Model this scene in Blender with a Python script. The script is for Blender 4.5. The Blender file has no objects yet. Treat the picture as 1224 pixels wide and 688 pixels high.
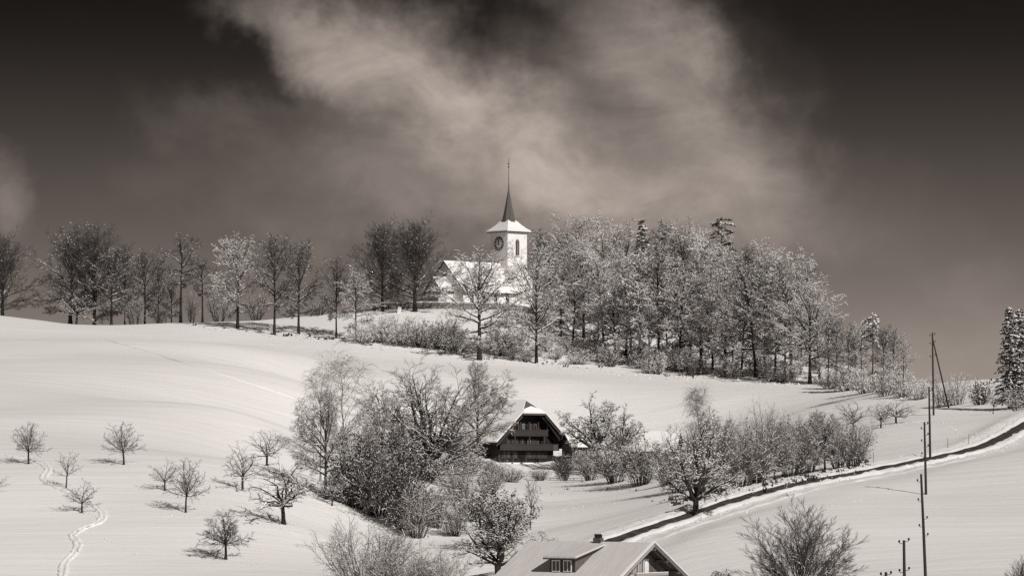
import bpy, bmesh, math, random
import numpy as np
from mathutils import Vector, Matrix

scene = bpy.context.scene
col = scene.collection
R = math.radians

# ------------------------------------------------------------------ camera
F_PX, CX, CY, HORIZON = 4500.0, 612.0, 344.0, 560.0      # in photograph pixels (1224 x 688)
PITCH = math.atan((HORIZON - CY) / F_PX)
cam_data = bpy.data.cameras.new('camera')
cam_data.sensor_width = 36.0
cam_data.lens = F_PX / 1224.0 * 36.0
cam_data.clip_start = 1.0
cam_data.clip_end = 20000.0
cam = bpy.data.objects.new('camera', cam_data)
col.objects.link(cam)
cam.location = (0, 0, 0)
cam.rotation_euler = (math.pi / 2 + PITCH, 0, 0)
scene.camera = cam

# ------------------------------------------------------------------ light
SUN_AZ, SUN_EL = R(35), R(35)          # sun to the right of and behind the camera
sun_dir = Vector((math.sin(SUN_AZ) * math.cos(SUN_EL), -math.cos(SUN_AZ) * math.cos(SUN_EL), math.sin(SUN_EL)))
sd = bpy.data.lights.new('sun', 'SUN')
sd.energy = 3.7
sd.angle = R(0.5)
sd.color = (1.0, 0.98, 0.955)
sun = bpy.data.objects.new('sun', sd)
col.objects.link(sun)
sun.rotation_euler = (-sun_dir).to_track_quat('-Z', 'Y').to_euler()
sun.location = (200, -200, 300)

scene.view_settings.view_transform = 'Standard'
scene.view_settings.look = 'None'
scene.view_settings.exposure = 0.0
scene.view_settings.gamma = 1.0
scene.view_settings.use_curve_mapping = False
scene.render.engine = 'CYCLES'
scene.cycles.use_denoising = False
scene.cycles.max_bounces = 5
scene.cycles.diffuse_bounces = 3
scene.cycles.glossy_bounces = 2
scene.cycles.transmission_bounces = 2
scene.cycles.sample_clamp_indirect = 4.0
scene.render.filter_size = 1.3


def ray(px, py):
    v = CY - py
    y = F_PX * math.cos(PITCH) - v * math.sin(PITCH)
    z = F_PX * math.sin(PITCH) + v * math.cos(PITCH)
    d = Vector((px - CX, y, z))
    return d.normalized()


def at(px, py, D):
    d = ray(px, py)
    return d * (D / d.y)


# ------------------------------------------------------------------ world: dark red-filter sky, thin clouds, pale haze low down
world = bpy.data.worlds.new('World')
scene.world = world
world.use_nodes = True
wn, wl = world.node_tree.nodes, world.node_tree.links
wn.clear()


def wmath(op, a=None, b=None, c=None, clamp=False):
    n = wn.new('ShaderNodeMath')
    n.operation = op
    n.use_clamp = clamp
    for i, v in enumerate((a, b, c)):
        if v is None:
            continue
        if isinstance(v, (int, float)):
            n.inputs[i].default_value = v
        else:
            wl.new(v, n.inputs[i])
    return n.outputs[0]


tc = wn.new('ShaderNodeTexCoord')
DIR = tc.outputs['Generated']
sep = wn.new('ShaderNodeSeparateXYZ')
wl.new(DIR, sep.inputs[0])
sky = wn.new('ShaderNodeTexSky')
sky.sky_type = 'NISHITA'
sky.sun_disc = False
sky.sun_elevation = SUN_EL
sky.sun_rotation = math.pi - SUN_AZ
sky.altitude = 800
sky.air_density = 1.0
sky.dust_density = 0.3
srgb = wn.new('ShaderNodeSeparateColor')
wl.new(sky.outputs[0], srgb.inputs[0])
base = wmath('MULTIPLY', srgb.outputs[0], 0.0015)           # red filter: clear air goes nearly black
# pale haze near the ground
elev = wmath('MAXIMUM', sep.outputs['Z'], 0.0)
hz = wmath('SUBTRACT', 1.0, wmath('DIVIDE', elev, 0.135), clamp=True)
hz = wmath('MULTIPLY', wmath('POWER', hz, 1.9), 0.37)


def wnoise(scale, detail, rough, stretch=(1, 1, 1), rot=0.0, dist=0.0):
    m = wn.new('ShaderNodeMapping')
    m.inputs['Scale'].default_value = stretch
    m.inputs['Rotation'].default_value = (0, rot, 0)
    wl.new(DIR, m.inputs['Vector'])
    n = wn.new('ShaderNodeTexNoise')
    n.inputs['Scale'].default_value = scale
    n.inputs['Detail'].default_value = detail
    n.inputs['Roughness'].default_value = rough
    n.inputs['Distortion'].default_value = dist
    wl.new(m.outputs[0], n.inputs['Vector'])
    return n.outputs[0]


def smooth(x, lo, hi):
    n = wn.new('ShaderNodeMapRange')
    n.interpolation_type = 'SMOOTHSTEP'
    n.inputs['From Min'].default_value = lo
    n.inputs['From Max'].default_value = hi
    wl.new(x, n.inputs['Value'])
    return n.outputs[0]


# wind-torn veil cloud: banks of different size, broken up by noise
warp = wn.new('ShaderNodeTexNoise')
warp.inputs['Scale'].default_value = 26
warp.inputs['Detail'].default_value = 5
warp.inputs['Roughness'].default_value = 0.6
wl.new(DIR, warp.inputs['Vector'])
wsub = wn.new('ShaderNodeVectorMath')
wsub.operation = 'SUBTRACT'
wl.new(warp.outputs['Color'], wsub.inputs[0])
wsub.inputs[1].default_value = (0.5, 0.5, 0.5)
wscl = wn.new('ShaderNodeVectorMath')
wscl.operation = 'SCALE'
wscl.inputs['Scale'].default_value = 0.045
wl.new(wsub.outputs[0], wscl.inputs[0])
wadd = wn.new('ShaderNodeVectorMath')
wadd.operation = 'ADD'
wl.new(DIR, wadd.inputs[0])
wl.new(wscl.outputs[0], wadd.inputs[1])
WDIR = wadd.outputs[0]


def bank(px, py, half_len, half_wid, ang, gain):
    c = ray(px, py)
    m = wn.new('ShaderNodeMapping')
    m.vector_type = 'TEXTURE'
    m.inputs['Location'].default_value = c
    m.inputs['Rotation'].default_value = (0, R(ang), 0)
    m.inputs['Scale'].default_value = (half_len / F_PX, max(half_len, half_wid) / F_PX, half_wid / F_PX)
    wl.new(WDIR, m.inputs['Vector'])
    ln = wn.new('ShaderNodeVectorMath')
    ln.operation = 'LENGTH'
    wl.new(m.outputs[0], ln.inputs[0])
    return wmath('MULTIPLY', wmath('SUBTRACT', 1.0, smooth(ln.outputs['Value'], 0.0, 1.0)), gain)


banks = [(345, 45, 120, 70, 25, 0.50), (470, 95, 250, 95, 24, 0.60), (630, 165, 260, 105, 28, 0.55), (755, 55, 200, 100, 38, 0.62), (865, 165, 200, 105, 48, 0.42),
         (700, 235, 400, 85, 8, 0.26), (240, 140, 120, 50, 20, 0.16), (370, 165, 100, 45, 25, 0.16), (3, 225, 62, 75, 0, 0.38), (540, 240, 480, 85, 4, 0.20),
         (650, 175, 400, 170, 22, 0.30), (520, 115, 300, 130, 26, 0.24), (820, 120, 220, 170, 45, 0.22), (560, 215, 470, 120, 5, 0.22), (890, 235, 320, 95, 10, 0.18), (430, 60, 200, 110, 24, 0.2), (600, 75, 170, 80, 25, 0.20), (1130, 420, 420, 150, 0, 0.22)]
csum = None
for b in banks:
    v = bank(*b)
    csum = v if csum is None else wmath('ADD', csum, v)
breakup = smooth(wnoise(30, 7, 0.62, (1, 1, 1.9), R(24), 0.5), 0.18, 0.82)
fine = wnoise(90, 6, 0.6, (0.8, 1, 2.0), R(26), 0.3)
cl = wmath('MULTIPLY', csum, wmath('ADD', wmath('MULTIPLY', breakup, 0.6), 0.50))
cl = wmath('MULTIPLY', cl, wmath('ADD', wmath('MULTIPLY', fine, 0.3), 0.84))
# unseen broken cloud higher up the dome, added to raise the ambient light
wide = smooth(wnoise(5.0, 6, 0.6, (1, 1, 1.6), 0.0, 0.4), 0.38, 0.80)
wide = wmath('MULTIPLY', wide, smooth(sep.outputs['Z'], 0.10, 0.35))
cl = wmath('ADD', wmath('MULTIPLY', cl, 0.345), wmath('MULTIPLY', wide, 0.26))
lum = wmath('ADD', wmath('ADD', base, hz), cl)
comb = wn.new('ShaderNodeCombineColor')
wl.new(wmath('MULTIPLY', lum, 10.0), comb.inputs[0])
wl.new(wmath('MULTIPLY', wmath('POWER', lum, 1.01), 8.55), comb.inputs[1])
wl.new(wmath('MULTIPLY', wmath('POWER', lum, 1.015), 7.6), comb.inputs[2])
bg = wn.new('ShaderNodeBackground')
bg.inputs['Strength'].default_value = 0.1
wl.new(comb.outputs[0], bg.inputs['Color'])
wo = wn.new('ShaderNodeOutputWorld')
wl.new(bg.outputs[0], wo.inputs[0])


# ------------------------------------------------------------------ terrain (thin-plate surface through surveyed points)
CP = [  # photo column, photo row, distance
    # left crest and upper field
    (-120, 372, 870), (0, 378, 862), (60, 384, 852), (90, 388, 848), (140, 389, 842), (200, 386, 836), (250, 389, 826), (300, 397, 818),
    (370, 405, 812), (440, 412, 806), (510, 421, 803), (570, 429, 800), (640, 435, 797), (700, 441, 793), (760, 448, 788),
    (830, 452, 780), (900, 456, 770), (985, 463, 750), (1040, 470, 690), (1090, 476, 635), (1150, 483, 605), (1200, 487, 560), (1290, 474, 560),
    (-100, 430, 645), (0, 430, 645), (150, 430, 640), (300, 440, 640), (-100, 485, 540), (0, 485, 540), (150, 485, 538), (280, 490, 542), (400, 470, 630),
    (-100, 402, 790), (0, 405, 785), (80, 407, 768), (150, 409, 750), (220, 412, 740), (300, 420, 722), (380, 430, 708),
    (0, 392, 890), (90, 400, 876), (150, 400, 872), (215, 393, 866), (-120, 385, 895),
    # knoll
    (300, 384, 842), (370, 383, 842), (430, 374, 845), (490, 371, 846), (560, 372, 848), (620, 371, 850), (520, 388, 832), (600, 385, 836), (520, 372, 890),
    (608, 371, 880), (700, 384, 868), (700, 408, 830), (780, 395, 862), (850, 402, 860), (850, 425, 820), (930, 418, 842), (960, 440, 795), (1000, 442, 800), (1080, 456, 760),
    # behind the crest (falls away)
    (0, 400, 960), (150, 412, 960), (300, 405, 960), (450, 395, 960), (620, 392, 960), (800, 410, 960), (950, 440, 960), (1100, 480, 900), (1250, 500, 800),
    # middle field
    (500, 450, 750), (640, 460, 748), (760, 470, 742), (860, 478, 730), (960, 490, 640), (1060, 490, 560),
    # farm
    (430, 545, 600), (515, 552, 655), (580, 556, 682), (600, 562, 686), (640, 564, 692), (670, 563, 692), (700, 557, 700), (770, 553, 696), (560, 520, 715), (640, 535, 716), (760, 530, 716),
    (700, 577, 630), (700, 600, 545), (700, 625, 462), (640, 640, 432), (580, 600, 520), (500, 600, 520), (480, 640, 455), (400, 585, 505),
    (790, 587, 500), (840, 578, 485),
    # right slope above the lane
    (880, 580, 446), (960, 566, 459), (1035, 555, 469), (1045, 512, 512), (1075, 506, 520), (1114, 497, 530), (1120, 515, 502), (1170, 500, 520), (1205, 495, 535),
    # lane
    (735, 646, 390), (790, 626, 399), (832, 613, 406), (900, 591, 419), (1010, 568, 440), (1110, 548, 458), (1180, 531, 474), (1224, 508, 496), (1300, 470, 530),
    # lower right field
    (1107, 591, 415), (1000, 600, 404), (900, 625, 386), (1220, 560, 432), (830, 660, 374), (1106, 690, 350), (957, 708, 336), (1220, 690, 346), (850, 720, 336),
    # orchard and lower left
    (35, 553, 468), (148, 555, 466), (79, 584, 450), (98, 612, 438), (197, 586, 450), (223, 612, 438), (290, 586, 455), (320, 556, 478), (270, 668, 415),
    (340, 625, 436), (-60, 620, 435), (0, 688, 406), (120, 688, 406), (440, 690, 405), (-150, 560, 466), (395, 640, 440),
    # house in the hollow
    (600, 692, 415), (620, 728, 372), (760, 750, 352), (700, 775, 345), (500, 740, 370), (300, 760, 340), (900, 780, 300), (1100, 780, 270),
]
pts = np.array([tuple(at(*c)) for c in CP])
extra = np.array([(0, 0, -2.4), (-150, 0, -4), (150, 0, -4), (0, 110, -14), (-120, 150, -15), (120, 150, -13), (0, 220, -18.5), (-90, 240, -18), (90, 240, -15.5),
                  (-250, 450, -2), (-260, 700, 18), (-280, 900, 26), (240, 500, 2), (260, 700, 2), (260, 900, -6), (0, 1060, 4), (-200, 1060, 6), (200, 1060, -4)], float)
pts = np.vstack([pts, extra])
CXY, CZ = pts[:, :2] / 100.0, pts[:, 2]


def tps_k(r2):
    return np.where(r2 > 1e-12, r2 * np.log(np.maximum(r2, 1e-12)), 0.0)


_n = len(CXY)
_d2 = ((CXY[:, None] - CXY[None]) ** 2).sum(-1)
_A = np.zeros((_n + 3, _n + 3))
_A[:_n, :_n] = tps_k(_d2) + np.eye(_n) * 0.004
_A[:_n, _n] = 1
_A[:_n, _n + 1:] = CXY
_A[_n, :_n] = 1
_A[_n + 1:, :_n] = CXY.T
_w = np.linalg.solve(_A, np.concatenate([CZ, [0, 0, 0]]))


def tps(x, y):
    q = np.stack([x, y], -1) / 100.0
    out = np.empty(len(q))
    for i in range(0, len(q), 20000):
        c = q[i:i + 20000]
        d2 = ((c[:, None] - CXY[None]) ** 2).sum(-1)
        out[i:i + 20000] = tps_k(d2) @ _w[:_n] + _w[_n] + c @ _w[_n + 1:]
    return out


def geo(a, b, n, first):
    """n growing steps from a to b"""
    t = np.linspace(0, 1, n + 1)[1:]
    return a + (b - a) * (t ** 3 * 0.98 + t * 0.02)


XS = np.concatenate([-geo(170, 7000, 22, 3)[::-1], np.arange(-170, 170.01, 1.5), geo(170, 7000, 22, 3)])
YS = np.concatenate([np.linspace(-4000, -60, 14), np.arange(-40, 236, 12), np.arange(240, 960.01, 1.5), geo(960, 9000, 24, 3)])
GX, GY = np.meshgrid(XS, YS)
gx, gy = GX.ravel(), GY.ravel()
cxx, cyy = np.clip(gx, -270, 270), np.clip(gy, -20, 1060)
gz = tps(cxx, cyy)
out_d = np.hypot(gx - cxx, gy - cyy)
wgt = np.clip(out_d / 400.0, 0, 1)
wgt = wgt * wgt * (3 - 2 * wgt)
gz = gz * (1 - wgt) + (-22.0) * wgt


def fnoise(x, y, seed, n=14, lo=6, hi=60):
    r = np.random.RandomState(seed)
    s = np.zeros_like(x)
    for _ in range(n):
        a = r.rand() * 2 * math.pi
        wl_ = lo * (hi / lo) ** r.rand()
        s += np.sin((x * math.cos(a) + y * math.sin(a)) * 2 * math.pi / wl_ + r.rand() * 6.28) * wl_ / hi
    return s / n


gz = gz + fnoise(gx, gy, 3, 18, 9, 70) * 0.55 * (1 - wgt)
# the lane is cut into the slope as a slightly tilted bench
lane_px = [(690, 664, 384), (735, 645, 390), (785, 628, 398), (832, 613, 406), (870, 600.5, 413), (905, 590, 420), (955, 578, 430), (1010, 568, 440), (1060, 558.5, 449),
           (1110, 548.5, 458), (1150, 540, 466), (1180, 531, 474), (1203, 520, 484), (1224, 508, 496), (1262, 488, 515)]
LP = np.array([tuple(at(*p)) for p in lane_px])


def spline(P, step):
    out = []
    ext = np.vstack([2 * P[0] - P[1], P, 2 * P[-1] - P[-2]])
    for i in range(1, len(ext) - 2):
        p0, p1, p2, p3 = ext[i - 1:i + 3]
        n = max(2, int(np.linalg.norm(p2[:2] - p1[:2]) / step))
        for t in np.linspace(0, 1, n, endpoint=False):
            out.append(0.5 * ((2 * p1) + (-p0 + p2) * t + (2 * p0 - 5 * p1 + 4 * p2 - p3) * t * t + (-p0 + 3 * p1 - 3 * p2 + p3) * t ** 3))
    out.append(P[-1])
    return np.array(out)


LANE3 = spline(LP, 1.2)
near = np.nonzero((gx > -15) & (gx < 110) & (gy > 345) & (gy < 540))[0]
d = np.hypot(gx[near][:, None] - LANE3[None, :, 0], gy[near][:, None] - LANE3[None, :, 1])
kk = d.argmin(1)
dd = d[np.arange(len(near)), kk]
lt = np.gradient(LANE3[:, :2], axis=0)
lt /= np.linalg.norm(lt, axis=1)[:, None]
sgn = (gx[near] - LANE3[kk, 0]) * -lt[kk, 1] + (gy[near] - LANE3[kk, 1]) * lt[kk, 0]     # positive uphill, away from the camera
plane = LANE3[kk, 2] + np.where(np.abs(sgn) < 1.5, 0.14 * sgn, np.where(sgn < 0, -0.21 + 0.03 * (sgn + 1.5), 0.21 + 0.30 * (sgn - 1.5)))
wl2 = np.clip((np.where(sgn < 0, 12.0, 6.0) - dd) / np.where(sgn < 0, 10.0, 4.2), 0, 1)
wl2 = wl2 * wl2 * (3 - 2 * wl2)
gz[near] = gz[near] * (1 - wl2) + plane * wl2
GZ = gz.reshape(GX.shape)


def H(x, y):
    i = np.clip(np.searchsorted(XS, x) - 1, 0, len(XS) - 2)
    j = np.clip(np.searchsorted(YS, y) - 1, 0, len(YS) - 2)
    u = (x - XS[i]) / (XS[i + 1] - XS[i])
    v = (y - YS[j]) / (YS[j + 1] - YS[j])
    return (GZ[j, i] * (1 - u) * (1 - v) + GZ[j, i + 1] * u * (1 - v) + GZ[j + 1, i] * (1 - u) * v + GZ[j + 1, i + 1] * u * v)


def on_ground(px, py, D=None):
    """point of the ground seen at that place of the photograph (or the ground at distance D on that column)"""
    d = ray(px, py)
    if D is not None:
        x = d.x / d.y * D
        return Vector((x, D, float(H(x, D))))
    ds = np.arange(255.0, 900.0, 1.0)
    xs = ds * (d.x / d.y)
    g = H(xs, ds) - ds * (d.z / d.y)
    k = np.nonzero(g > 0)[0]
    if len(k) == 0:
        k0 = int(np.argmax((H(xs, ds) / ds)))
        D0 = ds[k0]
    else:
        k1 = k[0]
        D0 = ds[k1] if k1 == 0 else ds[k1 - 1] + g[k1 - 1] / (g[k1 - 1] - g[k1]) * 1.0
    x = d.x / d.y * D0
    return Vector((x, D0, float(H(x, D0))))


# ------------------------------------------------------------------ materials
def tone(v):
    """sepia-toned grey of reflectance v"""
    k = min(1.0, v / 0.85) ** 0.45
    return (v, v * (0.82 + 0.145 * k), v * (0.71 + 0.23 * k), 1.0)


def mat(name, v, rough=0.8, var=0.25, scale=6.0, stretch=(1, 1, 1), bump=0.0, bscale=20.0, spec=0.3, metallic=0.0):
    m = bpy.data.materials.new(name)
    m.use_nodes = True
    nt = m.node_tree
    p = nt.nodes['Principled BSDF']
    p.inputs['Roughness'].default_value = rough
    p.inputs['Specular IOR Level'].default_value = spec
    p.inputs['Metallic'].default_value = metallic
    t = nt.nodes.new('ShaderNodeTexCoord')
    mp = nt.nodes.new('ShaderNodeMapping')
    mp.inputs['Scale'].default_value = stretch
    nt.links.new(t.outputs['Object'], mp.inputs[0])
    n = nt.nodes.new('ShaderNodeTexNoise')
    n.inputs['Scale'].default_value = scale
    n.inputs['Detail'].default_value = 5
    nt.links.new(mp.outputs[0], n.inputs['Vector'])
    rp = nt.nodes.new('ShaderNodeValToRGB')
    rp.color_ramp.elements[0].position = 0.3
    rp.color_ramp.elements[1].position = 0.7
    rp.color_ramp.elements[0].color = tone(max(0.004, v * (1 - var)))
    rp.color_ramp.elements[1].color = tone(min(0.9, v * (1 + var)))
    nt.links.new(n.outputs[0], rp.inputs[0])
    nt.links.new(rp.outputs[0], p.inputs['Base Color'])
    if bump:
        n2 = nt.nodes.new('ShaderNodeTexNoise')
        n2.inputs['Scale'].default_value = bscale
        n2.inputs['Detail'].default_value = 4
        nt.links.new(mp.outputs[0], n2.inputs['Vector'])
        b = nt.nodes.new('ShaderNodeBump')
        b.inputs['Strength'].default_value = bump
        b.inputs['Distance'].default_value = 0.1
        nt.links.new(n2.outputs[0], b.inputs['Height'])
        nt.links.new(b.outputs[0], p.inputs['Normal'])
    return m


def snow_ground():
    m = bpy.data.materials.new('field_snow')
    m.use_nodes = True
    nt = m.node_tree
    p = nt.nodes['Principled BSDF']
    p.inputs['Roughness'].default_value = 0.7
    p.inputs['Specular IOR Level'].default_value = 0.15
    t = nt.nodes.new('ShaderNodeTexCoord')

    def noise(scale, st, detail=5, rough=0.55, rot=0.0):
        mp = nt.nodes.new('ShaderNodeMapping')
        mp.inputs['Scale'].default_value = st
        mp.inputs['Rotation'].default_value = (0, 0, rot)
        nt.links.new(t.outputs['Object'], mp.inputs[0])
        n = nt.nodes.new('ShaderNodeTexNoise')
        n.inputs['Scale'].default_value = scale
        n.inputs['Detail'].default_value = detail
        n.inputs['Roughness'].default_value = rough
        nt.links.new(mp.outputs[0], n.inputs['Vector'])
        return n.outputs[0]

    rp = nt.nodes.new('ShaderNodeValToRGB')
    rp.color_ramp.elements[0].position = 0.3
    rp.color_ramp.elements[1].position = 0.75
    rp.color_ramp.elements[0].color = tone(0.78)
    rp.color_ramp.elements[1].color = tone(0.87)
    nt.links.new(noise(0.03, (1, 1.6, 1)), rp.inputs[0])
    nt.links.new(rp.outputs[0], p.inputs['Base Color'])
    # drifted surface: long low ripples lying along the slope, plus grain
    a = noise(0.22, (0.22, 1.5, 1), 4, 0.55, R(4))
    b = noise(1.6, (0.6, 1.2, 1), 5, 0.6)
    mx = nt.nodes.new('ShaderNodeMath')
    mx.operation = 'MULTIPLY_ADD'
    mx.inputs[1].default_value = 0.16
    nt.links.new(b, mx.inputs[0])
    nt.links.new(a, mx.inputs[2])
    bp = nt.nodes.new('ShaderNodeBump')
    bp.inputs['Strength'].default_value = 0.5
    bp.inputs['Distance'].default_value = 0.5
    nt.links.new(mx.outputs[0], bp.inputs['Height'])
    nt.links.new(bp.outputs[0], p.inputs['Normal'])
    return m


M = dict(
    ground=snow_ground(),
    snow=mat('snow', 0.82, 0.7, 0.05, 3.0, bump=0.3, bscale=5.0, spec=0.15),
    roofsnow=mat('roof_snow', 0.62, 0.7, 0.05, 1.0, (1.3, 0.35, 0.35), bump=0.35, bscale=2.0, spec=0.15),
    bark=mat('bark', 0.05, 0.9, 0.35, 3.0, (1, 1, 0.3)),
    bark_dark=mat('dark_bark', 0.028, 0.9, 0.35, 3.0, (1, 1, 0.3)),
    birch=mat('birch_bark', 0.22, 0.8, 0.5, 2.0, (1, 1, 3)),
    twig=mat('twig', 0.095, 0.9, 0.3, 0.6),
    twig_pale=mat('pale_twig', 0.20, 0.9, 0.35, 0.6),
    twig_grey=mat('frosted_twig', 0.26, 0.9, 0.35, 0.6),
    twig_dark=mat('dark_twig', 0.045, 0.9, 0.3, 0.6),
    leaf=mat('withered_leaf', 0.045, 0.9, 0.5, 1.5),
    needle=mat('needles', 0.022, 0.8, 0.4, 1.0),
    plaster=mat('white_plaster', 0.8, 0.85, 0.05, 0.5),
    plaster_old=mat('old_plaster', 0.55, 0.9, 0.15, 0.8),
    shingle=mat('spire_shingle', 0.11, 0.7, 0.45, 4.0, (1, 1, 3), bump=0.4, bscale=12),
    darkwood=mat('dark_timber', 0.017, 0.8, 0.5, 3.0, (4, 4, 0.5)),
    wood=mat('timber', 0.055, 0.8, 0.4, 3.0, (6, 6, 0.6)),
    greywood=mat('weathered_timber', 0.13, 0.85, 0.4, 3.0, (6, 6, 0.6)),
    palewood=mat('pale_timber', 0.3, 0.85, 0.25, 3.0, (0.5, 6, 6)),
    white=mat('white_paint', 0.75, 0.6, 0.05, 3.0),
    dial=mat('dark_dial', 0.022, 0.5, 0.2, 2.0),
    glass=mat('window_glass', 0.02, 0.12, 0.2, 1.0, spec=0.6),
    iron=mat('iron', 0.03, 0.5, 0.3, 5.0),
    asphalt=mat('wet_asphalt', 0.055, 0.6, 0.6, 0.9, bump=0.3, bscale=4.0),
    stone=mat('wall_stone', 0.20, 0.9, 0.35, 1.5, bump=0.5, bscale=6),
    tile=mat('roof_tile', 0.10, 0.85, 0.4, 3.0, bump=0.4, bscale=8),
    pole=mat('pole_timber', 0.03, 0.8, 0.4, 2.0, (5, 5, 0.4)),
    earth=mat('earth_and_grass', 0.05, 0.95, 0.5, 2.0),
)


# ------------------------------------------------------------------ object helpers
def new_obj(name, mesh, parent=None, loc=None):
    o = bpy.data.objects.new(name, mesh)
    col.objects.link(o)
    if parent is not None:
        o.parent = parent
    if loc is not None:
        o.location = loc
    return o


def tag(o, label=None, cat=None, group=None, kind=None):
    for k, v in (('label', label), ('category', cat), ('group', group), ('kind', kind)):
        if v:
            o[k] = v
    return o


def empty(name, loc, rz=0.0, label=None, cat=None, group=None):
    o = new_obj(name, None, None, loc)
    o.rotation_euler = (0, 0, rz)
    o.empty_display_size = 0.5
    return tag(o, label, cat, group)


class MB:
    """collects vertices and faces; build() links them as one mesh object"""

    def __init__(self):
        self.v, self.f = [], []

    def add(self, vs, fs):
        o = len(self.v)
        self.v += [tuple(p) for p in vs]
        self.f += [tuple(i + o for i in q) for q in fs]
        return self

    def box(self, x0, x1, y0, y1, z0, z1):
        return self.add([(x0, y0, z0), (x1, y0, z0), (x1, y1, z0), (x0, y1, z0), (x0, y0, z1), (x1, y0, z1), (x1, y1, z1), (x0, y1, z1)],
                        [(0, 3, 2, 1), (4, 5, 6, 7), (0, 1, 5, 4), (1, 2, 6, 5), (2, 3, 7, 6), (3, 0, 4, 7)])

    def prism(self, poly, vec):
        """planar polygon pushed along vec"""
        n = len(poly)
        a = [Vector(p) for p in poly]
        v = Vector(vec)
        fs = [tuple(range(n))[::-1], tuple(range(n, 2 * n))]
        fs += [(i, (i + 1) % n, n + (i + 1) % n, n + i) for i in range(n)]
        return self.add(a + [p + v for p in a], fs)

    def tube(self, pts, rads, sides=8, caps=True):
        pts = [Vector(p) for p in pts]
        n = len(pts)
        if isinstance(rads, (int, float)):
            rads = [rads] * n
        vs, fs = [], []
        for i, p in enumerate(pts):
            t = (pts[min(i + 1, n - 1)] - pts[max(i - 1, 0)]).normalized()
            ref = Vector((1, 0, 0)) if abs(t.x) < 0.8 else Vector((0, 1, 0))
            a = t.cross(ref).normalized()
            b = t.cross(a)
            for k in range(sides):
                an = 2 * math.pi * k / sides
                vs.append(p + (a * math.cos(an) + b * math.sin(an)) * rads[i])
        for i in range(n - 1):
            for k in range(sides):
                k2 = (k + 1) % sides
                fs.append((i * sides + k, i * sides + k2, (i + 1) * sides + k2, (i + 1) * sides + k))
        if caps:
            fs.append(tuple(range(sides))[::-1])
            fs.append(tuple(range((n - 1) * sides, n * sides)))
        return self.add(vs, fs)

    def mesh(self, name, m, bevel=0.0):
        me = bpy.data.meshes.new(name)
        me.from_pydata(self.v, [], self.f)
        bm = bmesh.new()
        bm.from_mesh(me)
        bmesh.ops.recalc_face_normals(bm, faces=bm.faces)
        if bevel:
            bmesh.ops.bevel(bm, geom=list(bm.edges), offset=bevel, segments=2, affect='EDGES', profile=0.5)
        bm.to_mesh(me)
        bm.free()
        me.materials.append(m)
        return me

    def build(self, name, m, parent=None, bevel=0.0):
        return new_obj(name, self.mesh(name, m, bevel), parent)


def np_mesh(name, verts, quads, m, smooth_=False):
    me = bpy.data.meshes.new(name)
    me.vertices.add(len(verts))
    me.vertices.foreach_set('co', np.ascontiguousarray(verts, dtype=np.float32).ravel())
    k = quads.shape[1]
    me.loops.add(len(quads) * k)
    me.loops.foreach_set('vertex_index', np.ascontiguousarray(quads, dtype=np.int32).ravel())
    me.polygons.add(len(quads))
    me.polygons.foreach_set('loop_start', np.arange(0, len(quads) * k, k, dtype=np.int32))
    if smooth_:
        me.polygons.foreach_set('use_smooth', np.ones(len(quads), dtype=bool))
    me.update(calc_edges=True)
    me.validate()
    me.materials.append(m)
    return me


# ------------------------------------------------------------------ ground
nx, ny = len(XS), len(YS)
idx = np.arange(nx * ny).reshape(ny, nx)
quads = np.stack([idx[:-1, :-1], idx[:-1, 1:], idx[1:, 1:], idx[1:, :-1]], -1).reshape(-1, 4)
g = new_obj('snowy_ground', np_mesh('snowy_ground', np.stack([gx, gy, gz], -1), quads, M['ground'], True))
tag(g, kind='structure')


def polyline(pix, step):
    """ground track through photo points, resampled"""
    P = [on_ground(*p) for p in pix]
    xy = np.array([(p.x, p.y) for p in P])
    # Catmull-Rom
    out = []
    ext = np.vstack([2 * xy[0] - xy[1], xy, 2 * xy[-1] - xy[-2]])
    for i in range(1, len(ext) - 2):
        p0, p1, p2, p3 = ext[i - 1:i + 3]
        n = max(2, int(np.linalg.norm(p2 - p1) / step))
        for t in np.linspace(0, 1, n, endpoint=False):
            out.append(0.5 * ((2 * p1) + (-p0 + p2) * t + (2 * p0 - 5 * p1 + 4 * p2 - p3) * t * t + (-p0 + 3 * p1 - 3 * p2 + p3) * t ** 3))
    out.append(xy[-1])
    return np.array(out)


def ribbon(name, xy, profile, m, kind='structure', jitter=0.0, seed=1, taper=True, smooth_=True):
    """profile: list of (side offset, height above ground)"""
    r = np.random.RandomState(seed)
    t = np.gradient(xy, axis=0)
    t /= np.linalg.norm(t, axis=1)[:, None] + 1e-9
    nrm = np.stack([-t[:, 1], t[:, 0]], -1)
    n, k = len(xy), len(profile)
    V = np.zeros((n, k, 3))
    for j, (o, h) in enumerate(profile):
        oo = o + r.randn(n) * jitter * 1.2
        q = xy + nrm * oo[:, None]
        V[:, j, :2] = q
        hh = h + (np.abs(r.randn(n)) * jitter * 1.3 if h > 0.05 else 0.0)
        V[:, j, 2] = H(q[:, 0], q[:, 1]) + hh
    ii = np.arange(n * k).reshape(n, k)
    q = np.stack([ii[:-1, :-1], ii[:-1, 1:], ii[1:, 1:], ii[1:, :-1]], -1).reshape(-1, 4)
    o = new_obj(name, np_mesh(name, V.reshape(-1, 3), q, m, smooth_))
    if o.data.polygons[0].normal.z < 0:
        o.data.flip_normals()
    return tag(o, kind=kind)


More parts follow.
